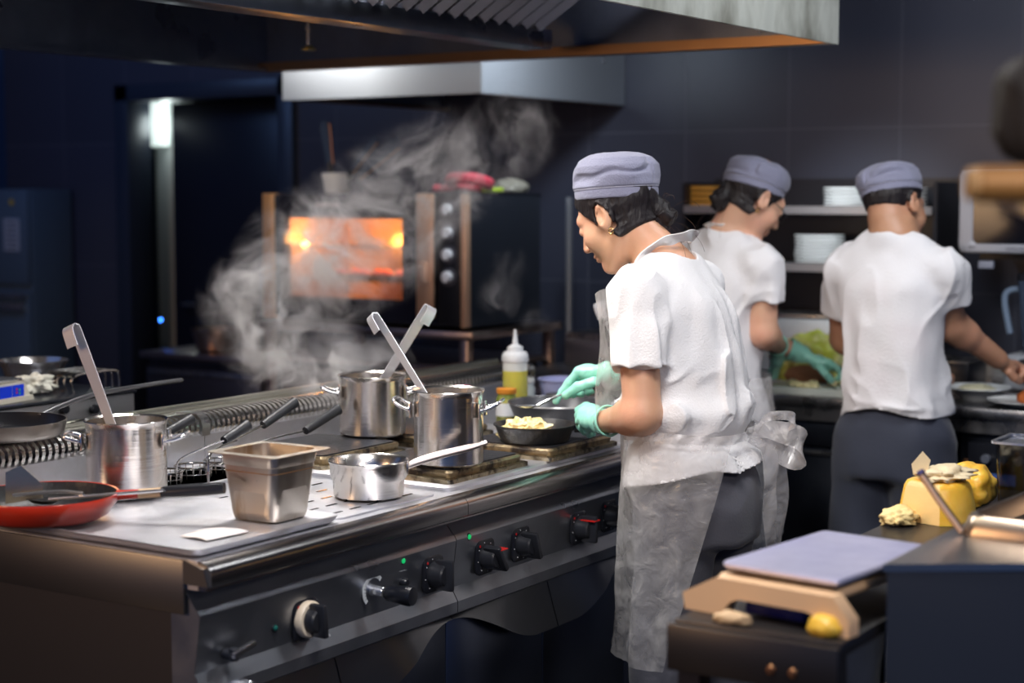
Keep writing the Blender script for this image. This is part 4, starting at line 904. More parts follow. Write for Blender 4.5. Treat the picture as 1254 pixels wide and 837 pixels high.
m.build('display', mat('display_blue', (.01, .03, .4), .25, emit=(.01, .05, .7, .25)), t)
for dx, dz, cc in ((.018, .034, 'r'), (.018, .025, 'r'), (.030, .031, 'g'), (.030, .022, 'g')):
    m = MB(); m.cyl((dx, -.0722, dz), (dx, -.0738, dz), .0032, n=12); m.build('key', mat('key_'+('red' if cc == 'r' else 'green'), (.6, .02, .05) if cc == 'r' else (.02, .35, .12), .4), t)
m = MB(); m.bb(-.11, .06, -.06, .07, .052, .06, .003); m.build('weighing_plate', CHROME, t)
q = at(58, 489, 2, 1.0006)
blob('crumpled_cloth', 'crumpled white cloth between the cream scale and steel bowl', 'cloth', (q.x+.01, q.y-.0, 1.0006), (.055, .032, .030), mat('cloth_white', (.75, .74, .66), .8, bump=(20, .5)), .5, 2.2, 5, rz=-.4)
bpy.data.objects['crumpled_cloth'].location = (3.16, 3.60, 1.0006)

# ================================================================ FOREGROUND RIGHT
t = thing('prep_table', 'dark metal prep table in the right foreground under the scale', 'table', (3.0, 1.09, 0))
DKST = mat('dark_table_steel', (.06, .055, .055), .38, .8, bump=(6, .05))
m = MB(); m.bb(2.30, 3.72, .915, 1.19, .870, .893, .003); shift(m.build('table_top', DKST, t), t)
m = MB(); m.bb(2.285, 2.30, .915, 1.195, .815, .888, .003); rr = shift(m.build('front_rail', DKST, t), t)
for y in (.985, 1.02):
    q = (2.285, y, .842); m = MB(); m.lathe([(.008, 0), (.006, .004), (0, .005)], 14, q, RY(-PI/2)); shift(m.build('bolt', COPPER, rr), t)
m = MB(); m.bb(2.31, 2.33, .915, 1.17, .72, .77, .003); m.bb(2.31, 3.7, .92, 1.17, .56, .58); shift(m.build('lower_rail', mat('bronze_rail', (.3, .2, .12), .35, .8), t), t)
for x in (2.32, 3.69):
    for y in (.94, 1.165): m = MB(); m.bb(x-.018, x+.018, y-.018, y+.018, 0, .870); shift(m.build('leg', DKST, t), t)
t = thing('platform_scale', 'tan bodied scale with flat steel weighing plate in the right foreground', 'scale', (2.535, 1.030, .8935), math.radians(-7)); t.scale = (1, .95, .86)
TAN = mat('tan_plastic', (.80, .52, .30), .45)
m = MB()
prof = [(-.165, 0), (-.085, 0)]+[(-.085+.09*(1-math.cos(a)) if a < PI/2 else 0, 0) for a in ()]
arch = []
for k in range(9):
    a = PI/2*k/8; arch.append((-.085+.035*(1-math.cos(a)), .034*math.sin(a)+.0))
for k in range(9):
    a = PI/2*(1-k/8); arch.append((.095-.03*(1-math.cos(a)), .034*math.sin(a)))
poly = [(-.160, 0), (-.120, 0)]+[(p[0], p[1]) for p in arch]+[(.145, 0), (.145, .03), (.115, .068), (-.10, .068), (-.165, .030)]
m.prism([(-a, b) for a, b in poly], (-.19, 0, 0), (0, 1, 0), (0, 0, 1), (1, 0, 0), .03)
m.bb(-.16, .15, -.10, .12, .046, .068, .01)
for sx in (-.02, .15):
    pass
m.bb(.11, .145, .06, .10, 0, .05, .004); m.bb(.11, .145, -.09, -.05, 0, .05, .004)
m.build('housing', TAN, t, ang=50)
m = MB(); m.bb(-.165, -.12, -.05, .06, .004, .036, .004); m.build('control_panel', mat('navy_panel', (.01, .012, .12), .25), t)
m = MB(); m.bb(-.155, .15, -.103, .103, .072, .080, .003); m.build('plate_support', mat('support_dark', (.12, .10, .09), .35, .8), t)
m = MB(); m.rrloft([(.160, .108, .01, .080), (.162, .110, .01, .086), (.160, .108, .01, .0905)], caps=(True, True)); m.build('weighing_plate', mat('plate_satin', (.66, .66, .88), .36, .55, bump=(8, .04), var=(6, (.42, .42, .62), .4, .7)), t)
blob('cheese_scrap', 'yellow cheese scrap under the scale arch beside the dark cabinet', 'cheese', (2.332, .955, .8935), (.018, .028, .02), mat('cheese_yellow', (.85, .52, .06), .4), .2, 2, 3, seed=3)
blob('paper_scrap', 'folded tan paper scrap under the middle of the scale arch', 'paper', (2.318, 1.10, .8935), (.012, .03, .012), mat('tan_paper', (.65, .45, .25), .6), .35, 2, 3, seed=5)

# round cheese with a cut wedge
t = thing('round_cheese', 'tall yellow cheese wheel with a cut face on the prep table', 'cheese', (3.30, 1.115, .8935)); t.scale = (.85, .85, .80)
CHY = mat('cheese_rind', (.86, .50, .05), .35, bump=(18, .25), var=(6, (.88, .60, .14), .45, .7), subs=.3)
m = MB(); n = 60; prof = [(.090, 0), (.088, .03), (.078, .085), (.072, .096), (.064, .1)]
a0, a1 = math.radians(185), math.radians(395)   # the piece that remains, flat cut side towards the left of the picture
a0, a1 = math.radians(-158), math.radians(128)
rings = []
for r, z in prof: rings.append([m.b.verts.new((r*math.cos(a0+(a1-a0)*k/n), r*math.sin(a0+(a1-a0)*k/n), z)) for k in range(n+1)])
for A, B in zip(rings, rings[1:]):
    for k in range(n): m.b.faces.new((A[k], A[k+1], B[k+1], B[k]))
m.b.faces.new(rings[-1]); m.b.faces.new(rings[0][::-1])
m.build('cheese_rind', CHY, t, ang=50)
m = MB(); P = lambda a, k: (prof[k][0]*math.cos(a), prof[k][0]*math.sin(a), prof[k][1])
L0 = [m.b.verts.new(P(a0, k)) for k in range(5)]; L1 = [m.b.verts.new(P(a1, k)) for k in range(5)]
for k in range(4): m.b.faces.new((L0[k], L1[k], L1[k+1], L0[k+1]))
m.build('cut_face', mat('cheese_cut', (.85, .56, .22), .5, bump=(30, .15)), t)
blob('torn_wrapper', 'torn pale wrapper lying on top of the cheese wheel', 'wrapper', (3.31, 1.105, .8935+.0805), (.055, .05, .014), mat('wrapper_pale', (.85, .70, .45), .5, trans=.1), .7, 1.8, 4, seed=4)
m = MB(); m.prism([(-.03, 0), (-.005, -.005), (.004, .030), (-.012, .048), (-.034, .022)], (3.285, 1.13, .988), (.543, -.84, 0), (0, 0, 1), (.84, .54, 0), .0015)
tag(m.build('rind_flap', MATS['wrapper_pale'], None), 'upright pale paper flap on top of the cheese', 'paper')
bpy.data.objects['rind_flap'].location.z = -.004
blob('wrapped_cheese', 'second yellow cheese piece in crinkled film behind the wheel', 'cheese', (3.50, 1.115, .8935), (.075, .05, .055), CHY, .22, 2, 4, seed=6)
blob('crumbled_cheese', 'crumbled pale cheese end at the left foot of the wheel', 'cheese', (3.215, 1.165, .8935), (.05, .035, .02), mat('cheese_crumb', (.85, .66, .30), .6, bump=(40, .8)), .3, 3, 4, seed=8)
t = thing('clear_container', 'clear plastic food container with bright rim at the right edge', 'container', (3.52, .985, .8936))
CLR = bpy.data.materials.new('smoked_clear'); CLR.use_nodes = True; nt = CLR.node_tree; nt.nodes.clear()
o_ = nt.nodes.new('ShaderNodeOutputMaterial'); tr = nt.nodes.new('ShaderNodeBsdfTransparent'); gl = nt.nodes.new('ShaderNodeBsdfGlossy'); mx = nt.nodes.new('ShaderNodeMixShader')
tr.inputs[0].default_value = (.38, .4, .42, 1); gl.inputs['Roughness'].default_value = .1; mx.inputs[0].default_value = .12; nt.links.new(tr.outputs[0], mx.inputs[1]); nt.links.new(gl.outputs[0], mx.inputs[2]); nt.links.new(mx.outputs[0], o_.inputs[0])
m = MB(); m.rrloft([(.055, .055, .015, 0), (.06, .06, .015, .005), (.066, .066, .016, .14)]); m.build('container_wall', CLR, t)
m = MB(); m.rrloft([(.066, .066, .016, .138), (.074, .074, .016, .140), (.074, .074, .016, .145), (.066, .066, .016, .145)]); m.build('rim', CHROME, t)

# dark steel counter unit at the bottom right
t = thing('food_well_cabinet', 'dark cabinet with steel food well in the bottom right corner', 'cabinet', (2.9, .72, 0))
poly = [(2.44, .900), (2.44+.30, .900-.42), (3.25, .3), (3.25, .900)]
m = MB(); m.prism(poly, (0, 0, 0), (1, 0, 0), (0, 1, 0), (0, 0, 1), .975); shift(m.build('body', mat('cabinet_navy', (.035, .042, .06), .5, .2), t), t)
m = MB(); m.prism([(2.435, .905), (2.735, .470), (3.26, .29), (3.26, .905)], (0, 0, .9755), (1, 0, 0), (0, 1, 0), (0, 0, 1), .012); shift(m.build('steel_top', mat('well_top_steel', (.45, .43, .42), .3, 1, bump=(6, .06)), t), t)
t2 = thing('well_insert', 'raised steel insert with bronze inside on the dark cabinet', 'pan', (2.89, .72, .9881), math.radians(-4))
m = MB(); m.rrloft([(.19, .15, .03, 0), (.19, .15, .03, .004), (.182, .142, .03, .03), (.178, .138, .03, .034), (.170, .130, .028, .034), (.160, .120, .025, .004), (0, 0, 0, .004)]); m.build('insert_rim', mat('bronze_steel', (.42, .33, .25), .28, 1, bump=(6, .08)), t2)
t3 = thing('stirring_stick', 'brown metal handle leaning out of the food well', 'utensil', (2.66, .86, .9886))
t3.location = at(1179, 655, 2, .9886)+Vector((0, 0, 0)); o = Vector(t3.location); e = at(1128, 580, 0, t3.location.x+.03)-o
m = MB(); m.tube([(0, 0, .004), e*.5, e], .0065, 10, flat=.7); m.build('rod', mat('bronze_rod', (.35, .24, .18), .35, .9), t3)
m = MB(); m.tube([e*.98, e*1.03], .0075, 10, False); m.build('end_cap', mat('navy_cap', (.02, .02, .12), .4), t3)

# heat lamp at the right edge, close to the camera
t = thing('heat_lamp', 'orange brown tubular heat lamp hanging at the right edge', 'heat lamp', depth(1240, 225, 1.7)); o = Vector(t.location)
R3 = Vector((math.sin(YAW), -math.cos(YAW), 0))
m = MB(); a = depth(1196, 226, 1.7)-o; m.cyl(a, a+R3*.42, .0185, n=28); m.build('tube_housing', mat('orange_bronze', (.36, .17, .045), .5, .2), t)
m = MB(); m.cyl(a-R3*.010, a+R3*.006, .0165, n=28); m.build('end_cap', mat('end_cap_tan', (.5, .28, .10), .5), t)
m = MB(); b_ = depth(1222, 242, 1.7)-o; m.prism([(0, 0), (.12, 0), (.12, -.055), (.03, -.014)], b_, R3, (0, 0, 1), (.84, .54, 0), .05); m.build('reflector_flap', mat('flap_tan', (.85, .55, .25), .4), t)
m = MB(); m.cyl(a+R3*.3, a+R3*.3+Vector((0, 0, 1.15)), .006); m.build('hanging_rod', STEEL, t)
t = thing('apron_on_hook', 'dark brown leather cover hanging above the heat lamp', 'cover', depth(1245, 135, 1.9)); o = Vector(t.location)
m = MB(); bmesh.ops.create_icosphere(m.b, subdivisions=4, radius=1)
for v in m.b.verts:
    n_ = mnoise.noise(v.co*2.2); p = v.co
    s = 1+.15*n_; z = p.z*.065; v.co = R3*(p.x*.038*s+.012)+Vector((.84, .54, 0))*(p.y*.03*s)+Vector((0, 0, math.copysign(abs(p.z)**.6, p.z)*.060))
m.build('leather', mat('brown_leather', (.012, .008, .005), .7, bump=(20, .3)), t)
m = MB(); m.tube([R3*.05+Vector((0, 0, .05)), R3*.07+Vector((0, 0, .2)), R3*.07+Vector((0, 0, 1.0))], .004, 6); m.build('hanging_cord', DARKP, t)

# ================================================================ PEOPLE: distance fields turned into continuous surfaces
def nets(fn, lo, hi, h, coarse=4):
    lo = np.array(lo, float); hi = np.array(hi, float)
    n = (np.ceil((hi-lo)/(h*coarse)).astype(int))*coarse+1
    ax = [lo[i]+h*np.arange(n[i]) for i in range(3)]
    ca = [a[::coarse] for a in ax]
    G = np.stack(np.meshgrid(*ca, indexing='ij'), -1).reshape(-1, 3)
    cv = fn(G).reshape([len(a) for a in ca])
    V = np.repeat(np.repeat(np.repeat(cv, coarse, 0), coarse, 1), coarse, 2)[:n[0], :n[1], :n[2]].astype(np.float32)
    near = np.abs(cv) < h*coarse*2.1
    M = np.repeat(np.repeat(np.repeat(near, coarse, 0), coarse, 1), coarse, 2)[:n[0], :n[1], :n[2]]
    # widen by shifting so block borders are covered
    for a in range(3):
        s = np.zeros_like(M); sl = [slice(None)]*3; sr = [slice(None)]*3; sl[a] = slice(0, -coarse); sr[a] = slice(coarse, None)
        s[tuple(sl)] = M[tuple(sr)]; M = M | s
    I = np.argwhere(M); vals = np.empty(len(I), np.float32)
    for k in range(0, len(I), 400000):
        q = I[k:k+400000]; vals[k:k+400000] = fn(lo+q*h)
    V[M] = vals
    S = V < 0
    act = np.zeros([m-1 for m in n], bool); c0 = S[:-1, :-1, :-1]
    for dx in (0, 1):
        for dy in (0, 1):
            for dz in (0, 1):
                act |= S[dx:n[0]-1+dx, dy:n[1]-1+dy, dz:n[2]-1+dz] != c0
    C = np.argwhere(act); idx = np.full(act.shape, -1, np.int32); idx[act] = np.arange(len(C))
    corners = [(a, b, c) for a in (0, 1) for b in (0, 1) for c in (0, 1)]
    cvv = {c: V[C[:, 0]+c[0], C[:, 1]+c[1], C[:, 2]+c[2]] for c in corners}
    acc = np.zeros((len(C), 3)); cnt = np.zeros(len(C))
    for c in corners:
        for a in range(3):
            if c[a]: continue
            d = list(c); d[a] = 1; d = tuple(d); v0, v1 = cvv[c], cvv[d]; cr = (v0 < 0) != (v1 < 0)
            t = np.where(cr, v0/np.where(cr, v0-v1, 1), 0); p = np.repeat([c], len(C), 0).astype(float); p[:, a] += t
            acc[cr] += p[cr]; cnt[cr] += 1
    vert = lo+(C+acc/cnt[:, None])*h
    F = []
    for a in range(3):
        b, c = (a+1) % 3, (a+2) % 3
        s0 = [slice(None)]*3; s1 = [slice(None)]*3; s0[a] = slice(0, -1); s1[a] = slice(1, None)
        A = S[tuple(s0)]; B = S[tuple(s1)]; E = np.argwhere(A != B)
        E = E[(E[:, b] > 0) & (E[:, c] > 0) & (E[:, b] < n[b]-1) & (E[:, c] < n[c]-1)]
        flip = A[E[:, 0], E[:, 1], E[:, 2]]
        eb = np.zeros(3, int); eb[b] = 1; ec = np.zeros(3, int); ec[c] = 1
        q = [idx[tuple((E-o).T)] for o in (eb*0, eb, eb+ec, ec)]
        Q = np.stack(q, 1); Q[flip] = Q[flip][:, ::-1]; Q = Q[:, ::-1]; F.append(Q)
    return vert, np.concatenate(F)
def sdf_mesh(name, fn, lo, hi, h, m, parent, smooth=2, label=None):
    v, f = nets(fn, lo, hi, h)
    me = bpy.data.meshes.new(name); me.vertices.add(len(v)); me.vertices.foreach_set('co', v.astype(np.float32).ravel())
    me.loops.add(f.size); me.loops.foreach_set('vertex_index', f.astype(np.int32).ravel()); me.polygons.add(len(f))
    me.polygons.foreach_set('loop_start', np.arange(0, f.size, 4, dtype=np.int32)); me.update(calc_edges=True); me.validate()
    me.shade_smooth(); me.materials.append(m)
    o = bpy.data.objects.new(name, me); COL.objects.link(o); o.parent = parent
    if smooth:
        md = o.modifiers.new('smooth', 'SMOOTH'); md.factor = .5; md.iterations = smooth
    if label: o['label'] = label
    return o
def cap_(P, a, b, r1, r2=None, fl=None):
    a = np.array(a, float); b = np.array(b, float); r2 = r1 if r2 is None else r2; ba = b-a; pa = P-a
    t = np.clip(pa@ba/max(ba@ba, 1e-9), 0, 1); q = pa-t[:, None]*ba
    if fl is not None:   # flatten: fl=(axis, factor)
        n = np.array(fl[0], float); n /= np.linalg.norm(n); q = q+(q@n)[:, None]*n*(fl[1]-1)
    return np.sqrt((q*q).sum(1))-(r1+(r2-r1)*t)
def ell(P, c, r, R_=None):
    q = P-np.array(c, float)
    if R_ is not None: q = q@R_
    r = np.array(r, float); k0 = np.sqrt(((q/r)**2).sum(1)); k1 = np.sqrt(((q/(r*r))**2).sum(1))+1e-9
    return k0*(k0-1)/k1
def smin(a, b, k):
    h_ = np.clip(.5+.5*(b-a)/k, 0, 1); return b+(a-b)*h_-k*h_*(1-h_)
def smax(a, b, k): return -smin(-a, -b, k)
def loft(P, S, e=2.2, k=.02):
    """S rows: z, cx, cy, a, b"""
    S = np.array(S, float); z = P[:, 2]; zz = np.arange(S[0, 0]-.1, S[-1, 0]+.1, .004); kk = np.exp(-.5*(np.arange(-20, 21)*.004/.022)**2); kk /= kk.sum()
    i = lambda c: np.interp(z, zz, np.convolve(np.pad(np.interp(zz, S[:, 0], S[:, c]), 20, 'edge'), kk, 'valid'))
    x = (P[:, 0]-i(1))/i(3); y = (P[:, 1]-i(2))/i(4)
    r = (np.abs(x)**e+np.abs(y)**e)**(1/e); d = (r-1)*np.minimum(i(3), i(4))
    return smax(d, np.maximum(S[0, 0]-z, z-S[-1, 0]), k)
def _h(i, j, k):
    n = (i*374761393+j*668265263+k*2147483647) & 0xffffffff; n = ((n ^ (n >> 13))*1274126177) & 0xffffffff; return ((n ^ (n >> 16)) & 0xffff)/65535.
def vn(P, sc, seed=0):
    Q = P*np.array(sc, float)+seed*17.3; I = np.floor(Q).astype(np.int64); f = Q-I; f = f*f*f*(f*(f*6-15)+10); r = 0
    for a in (0, 1):
        for b in (0, 1):
            for c in (0, 1):
                w = (f[:, 0] if a else 1-f[:, 0])*(f[:, 1] if b else 1-f[:, 1])*(f[:, 2] if c else 1-f[:, 2]); r = r+w*_h(I[:, 0]+a, I[:, 1]+b, I[:, 2]+c)
    return r*2-1
def ridge(P, sc, seed=0, warp=.5):
    w = vn(P, (6, 6, 6), seed+3); Q = P+w[:, None]*np.array([.02, .02, .02])*warp*2
    return 1-np.abs(vn(Q, sc, seed))*2
def rot(yaw=0, pitch=0, roll=0):
    """columns = right, forward, up of a head whose rest pose looks along +Y; pitch>0 looks down, yaw>0 turns left"""
    return np.array(Matrix.Rotation(yaw, 3, 'Z') @ Matrix.Rotation(-pitch, 3, 'X') @ Matrix.Rotation(roll, 3, 'Y'))
def head_field(P, o, R_, male=False):
    q = (P-np.array(o))@R_; m = q.copy(); m[:, 0] = np.abs(m[:, 0])
    d = ell(q, (0, -.018, .035), (.074, .094, .086)); d = smin(d, ell(q, (0, .032, -.030), (.060, .060, .078)), .03)
    d = smin(d, cap_(m, (.050, -.005, -.055), (.014, .066, -.096), .019 if male else .015, .016), .022)
    d = smin(d, ell(q, (0, .070, -.098), (.020, .018, .016)), .018)
    d = smin(d, ell(m, (.036, .056, -.028), (.026, .026, .026)), .02)
    d = smin(d, cap_(m, (0, .080, .026), (.036, .070, .026), .0105), .018)
    d = smax(d, -ell(m, (.031, .101, .004), (.017, .013, .010)), .014)
    d = smin(d, ell(m, (.031, .077, .003), (.0145, .0125, .0115)), .004)
    d = smin(d, cap_(q, (0, .088, .012), (0, .108, -.028), .0065, .0095), .010)
    d = smin(d, ell(m, (.010, .099, -.034), (.0085, .009, .007)), .006)
    d = smin(d, ell(q, (0, .088, -.058), (.022, .012, .0065)), .006); d = smin(d, ell(q, (0, .086, -.069), (.020, .012, .0065)), .005)
    d = smax(d, -cap_(m, (0, .101, -.0635), (.022, .090, -.0635), .0018), .003)
    # ears
    er = np.array(Matrix.Rotation(.25, 3, 'X') @ Matrix.Rotation(-.35, 3, 'Z'))
    e = ell(m, (.080, -.010, -.006), (.0085, .0195, .033), er); e = smax(e, -ell(m, (.089, -.004, -.002), (.009, .0115, .021), er), .004)
    e = smin(e, cap_(m, (.078, .004, -.006), (.080, .002, -.014), .005), .004)
    return smin(d, e, .006)
def fist_field(P, J):
    """J = dict(wrist, palm, thumb=[...], fingers=[[...]*4], r)"""
    r = J.get('r', .0095); n = np.array(J['n'], float)
    d = cap_(P, J['wrist'], J['palm'], .026, .030, (n, 1.5))
    for k, f in enumerate(J['fingers']):
        rr = r*(1, 1.05, 1, .86)[k]
        d = smin(d, cap_(P, J['palm'], f[0], .017, rr*1.15), .012)
        df = 1e9
        for i in range(len(f)-1): g = cap_(P, f[i], f[i+1], rr*(1-.07*i), rr*(1-.07*(i+1))); df = g if i == 0 else smin(df, g, .003)
        d = smin(d, df, .0035)
    t = J['thumb']; dt = 1e9
    for i in range(len(t)-1): g = cap_(P, t[i], t[i+1], r*(1.35-.12*i), r*(1.2-.12*i)); dt = g if i == 0 else smin(dt, g, .004)
    return smin(d, dt, .006)

SKIN1 = mat('skin_light_tan', (.60, .34, .21), .42, subs=.15, bump=(120, .06), var=(9, (.66, .34, .22), .4, .7))
SKIN2 = mat('skin_fair', (.62, .36, .24), .45, subs=.15, var=(9, (.68, .34, .24), .4, .7))
SKIN3 = mat('skin_tan', (.46, .24, .14), .45, subs=.12, var=(9, (.5, .25, .16), .4, .7))
TEE = mat('white_cotton', (.78, .765, .77), .85, bump=(220, .25), sheen=.2)
TEE2 = mat('white_cotton_worn', (.72, .71, .73), .85, bump=(200, .25), sheen=.2, var=(5, (.68, .62, .64), .5, .85))
PANTS = mat('grey_trousers', (.085, .085, .105), .8, bump=(160, .1), sheen=.15)
PANTS2 = mat('navy_grey_trousers', (.026, .031, .052), .8, bump=(160, .1), sheen=.15)
CAPM = mat('grey_cap_cloth', (.215, .22, .31), .8, bump=(260, .35), sheen=.2)
HAIR = mat('dark_hair', (.011, .008, .009), .5, bump=(90, .6, (1, 1, .25)), spec=.35)
GLOVE = mat('mint_glove', (.34, .76, .62), .36, bump=(50, .25), subs=.08, coat=.1)
SHOE = mat('black_shoe', (.015, .015, .018), .5)
GOLD = mat('gold', (.85, .55, .2), .25, 1)
PLAS = bpy.data.materials.new('thin_plastic_film'); PLAS.use_nodes = True; nt = PLAS.node_tree; nt.nodes.clear()
def plastic_nodes(nt, alpha, col=(.88, .85, .83)):
    N = nt.nodes.new; L = nt.links.new; o_ = N('ShaderNodeOutputMaterial'); tr = N('ShaderNodeBsdfTransparent'); df = N('ShaderNodeBsdfDiffuse'); tl = N('ShaderNodeBsdfTranslucent'); gl = N('ShaderNodeBsdfGlossy')
    m1 = N('ShaderNodeMixShader'); m2 = N('ShaderNodeMixShader'); m3 = N('ShaderNodeMixShader'); tc = N('ShaderNodeTexCoord'); ns = N('ShaderNodeTexNoise'); bp = N('ShaderNodeBump'); vo = N('ShaderNodeTexVoronoi')
    tr.inputs[0].default_value = (.97, .97, .98, 1); df.inputs[0].default_value = (*col, 1); tl.inputs[0].default_value = (*col, 1); gl.inputs[1].default_value = .22; gl.inputs[0].default_value = (1, 1, 1, 1)
    L(tc.outputs['Object'], ns.inputs[0]); ns.inputs['Scale'].default_value = 19; ns.inputs['Detail'].default_value = 5; ns.inputs['Distortion'].default_value = .5
    L(ns.outputs[0], bp.inputs['Height']); bp.inputs['Strength'].default_value = .9; bp.inputs['Distance'].default_value = .012
    for s in (df, gl): L(bp.outputs[0], s.inputs['Normal'])
    m1.inputs[0].default_value = .4; L(df.outputs[0], m1.inputs[1]); L(tl.outputs[0], m1.inputs[2])
    m2.inputs[0].default_value = .12; L(m1.outputs[0], m2.inputs[1]); L(gl.outputs[0], m2.inputs[2])
    mr = N('ShaderNodeMapRange'); L(ns.outputs[0], mr.inputs[0]); mr.inputs[1].default_value = .35; mr.inputs[2].default_value = .7; mr.inputs[3].default_value = alpha-.1; mr.inputs[4].default_value = alpha+.12
    L(mr.outputs[0], m3.inputs[0]); L(tr.outputs[0], m3.inputs[1]); L(m2.outputs[0], m3.inputs[2]); L(m3.outputs[0], o_.inputs[0])
plastic_nodes(nt, .36)

def person(name, label, loc, rz, D):
    """D: joints in the person's own frame (+Y forward, +X right)"""
    t = thing(name, label, 'person', loc, rz)
    g = lambda k: np.array(D[k], float)
    male = D.get('male', False); h = D['h']
    HR = D['HR']; HO = g('head')
    T = D['torso']; arm_r = D['arm_r']
    lo = np.array(D['lo'], float); hi = np.array(D['hi'], float)
    def body(P):
        d = head_field(P, HO, HR, male)
        nb = HO+HR@np.array([0, -.028, -.045]); nr = .060 if male else .050
        d = smin(d, cap_(P, nb, g('neck'), nr, nr+.006), .02)
        d = smin(d, loft(P, T), .05)
        for s in ('L', 'R'):
            d = smin(d, cap_(P, g('neck')+np.array([0, -.005, -.02]), g('sh'+s), .045, .046), .04)
            d = smin(d, cap_(P, g('sh'+s), g('el'+s), arm_r[0], arm_r[1]), .03)
            fm = g('el'+s)*.7+g('wr'+s)*.3
            d = smin(d, cap_(P, g('el'+s), g('wr'+s), arm_r[1]*.97, arm_r[2]), .015)
            d = smin(d, cap_(P, g('el'+s)*.9+g('wr'+s)*.1, fm, arm_r[1]*1.04, arm_r[1]*.98), .02)
            if D.get('hand'+s) and D.get('bare'+s): d = smin(d, fist_field(P, D['hand'+s]), .01)
            d = smin(d, cap_(P, g('hip'+s), g('kn'+s), .075, .050), .04); d = smin(d, cap_(P, g('kn'+s), g('an'+s), .050, .036), .02)
        return d
    b = sdf_mesh('body', body, lo, hi, h, D['skin'], t, 2)
    # shirt
    ST = D['shirt']; hem = D['hem']; F_ = D['folds']
    def shirt(P):
        d = loft(P, ST, 2.2)
        for s in ('L', 'R'):
            e = g('sh'+s)*(1-D['slv'])+g('el'+s)*D['slv']; sh = g('sh'+s); dirv = (e-sh)/np.linalg.norm(e-sh)
            sl = smin(cap_(P, sh+np.array([0, 0, .004]), e+dirv*.06, arm_r[0]+.011, D['slr']), cap_(P, g('neck')+np.array([0, -.01, -.022]), sh, .056, .054), .03)
            sl = sl-.004*ridge(P, (20, 20, 12), 5)
            cut = (P-e)@dirv
            d2 = smax(sl, cut, .004)
            inner = np.maximum(cap_(P, sh, g('el'+s), D['slr']-.008, D['slr']-.006), -(cut+.02))
            d = smin(d, d2, .022)
            # underside opening stays hollow after joining
            d = np.maximum(d, np.minimum(-np.maximum(inner, -(cut+.018)), 1)) if False else d
        d = d-F_(P)
        nb = HO+HR@np.array([0, -.03, -.06]); nk = g('neck')
        d = smax(d, -cap_(P, nk+D['nko'], nk+D['nko']+(nb-nk)*2, D['nkr'], D['nkr']+.03), .004)
        hz = hem(P)
        d = np.maximum(d, hz-P[:, 2])
        ins = loft(P, [[r[0], r[1], r[2], r[3]-.016, r[4]-.016] for r in ST], 2.2)
        return np.maximum(d, -np.maximum(ins, P[:, 2]-hz-.03))
    sdf_mesh('t_shirt', shirt, lo+[0, 0, .7], hi-[0, 0, .12], h*.95, D['tee'], t, 1)
    def trousers(P):
        d = loft(P, D['hips'], 2.2)
        for s in ('L', 'R'):
            l = smin(cap_(P, g('hip'+s), g('kn'+s), D['lr'][0], D['lr'][1]), cap_(P, g('kn'+s), g('an'+s), D['lr'][1], D['lr'][2]), .04)
            d = smin(d, l, .035)
        w = np.interp(P[:, 2], [0, .5, .8, 1.0], [1.4, 1.0, .8, .3])
        d = d-w*(.007*ridge(P, (9, 9, 7), 9, 1.5)+.004*vn(P, (16, 16, 10), 4))
        d = np.maximum(d, .05-P[:, 2]); return np.maximum(d, P[:, 2]-D['hips'][-1][0])
    sdf_mesh('trousers', trousers, (lo[0]+.12, lo[1], 0), (hi[0]-.12, hi[1], D['hips'][-1][0]+.03), max(h*1.4, .006), D['pants'], t, 2)
    for s in ('L', 'R'):
        a = g('an'+s); m = MB(); m.rrloft([(.044, .13, .04, .0), (.046, .132, .042, .02), (.044, .125, .04, .045), (.036, .07, .034, .09), (.034, .045, .033, .11)], (a[0], a[1]+.05, 0.001), caps=(True, True)); m.build('shoe', SHOE, t)
    # hair
    def hair(P):
        q = (P-HO)@HR; d = ell(q, (0, -.020, .037), (.079, .099, .091)); y, z, x = q[:, 1], q[:, 2], np.abs(q[:, 0])
        if male: d = ell(q, (0, -.019, .036), (.0765, .0965, .088))
        nr = .060 if male else .050
        d = smin(d, body(P)-(.0035 if male else .0065), .004)
        if male:
            cut = np.maximum(y-(.005+.9*(z+.01)), -(z+.020+.3*np.maximum(0, y)))
        else:
            cut = np.maximum(y-(.026+.62*(z)), -(z+.066-.1*np.maximum(0, -y-.03)))
        cut = np.maximum(cut, np.where(x > .05, -(np.hypot((y+.006)/.021, (z+.008)/.037)-1)*.02, -1))
        cut = np.maximum(cut, (P-g('cap'))@D['CR'][:, 2]-D.get('hairtop', .008))
        d = smax(d, cut, .006)-(.0012*ridge(P, (60, 60, 60), 2) if male else .0014*ridge(P@HR, (90, 14, 60), 2, .1))
        return d
    sdf_mesh('hair', hair, HO-.13, HO+.15, .0028, HAIR, t, 1)
    if D.get('bun') is not None:
        bc = g('bun'); br = D['bunr']
        def bun(P):
            q = P-bc; a = np.arctan2(q[:, 2], q[:, 1]); r = np.sqrt((q*q).sum(1))
            d = ell(P, bc, (br*.92, br, br*.98)); d = d-.0035*np.sin(a*5+r*160+vn(P, (50, 50, 50), 1)*2.5)-.003*ridge(P, (55, 55, 55), 8)
            return smin(d, cap_(P, bc, HO+HR@np.array([0, -.09, .02]), br*.6, br*.8), .01)
        sdf_mesh('hair_bun', bun, bc-br*2-.02, bc+br*2+.02, .0028, HAIR, t, 1)
        m = MB(); rs = random.Random(3)
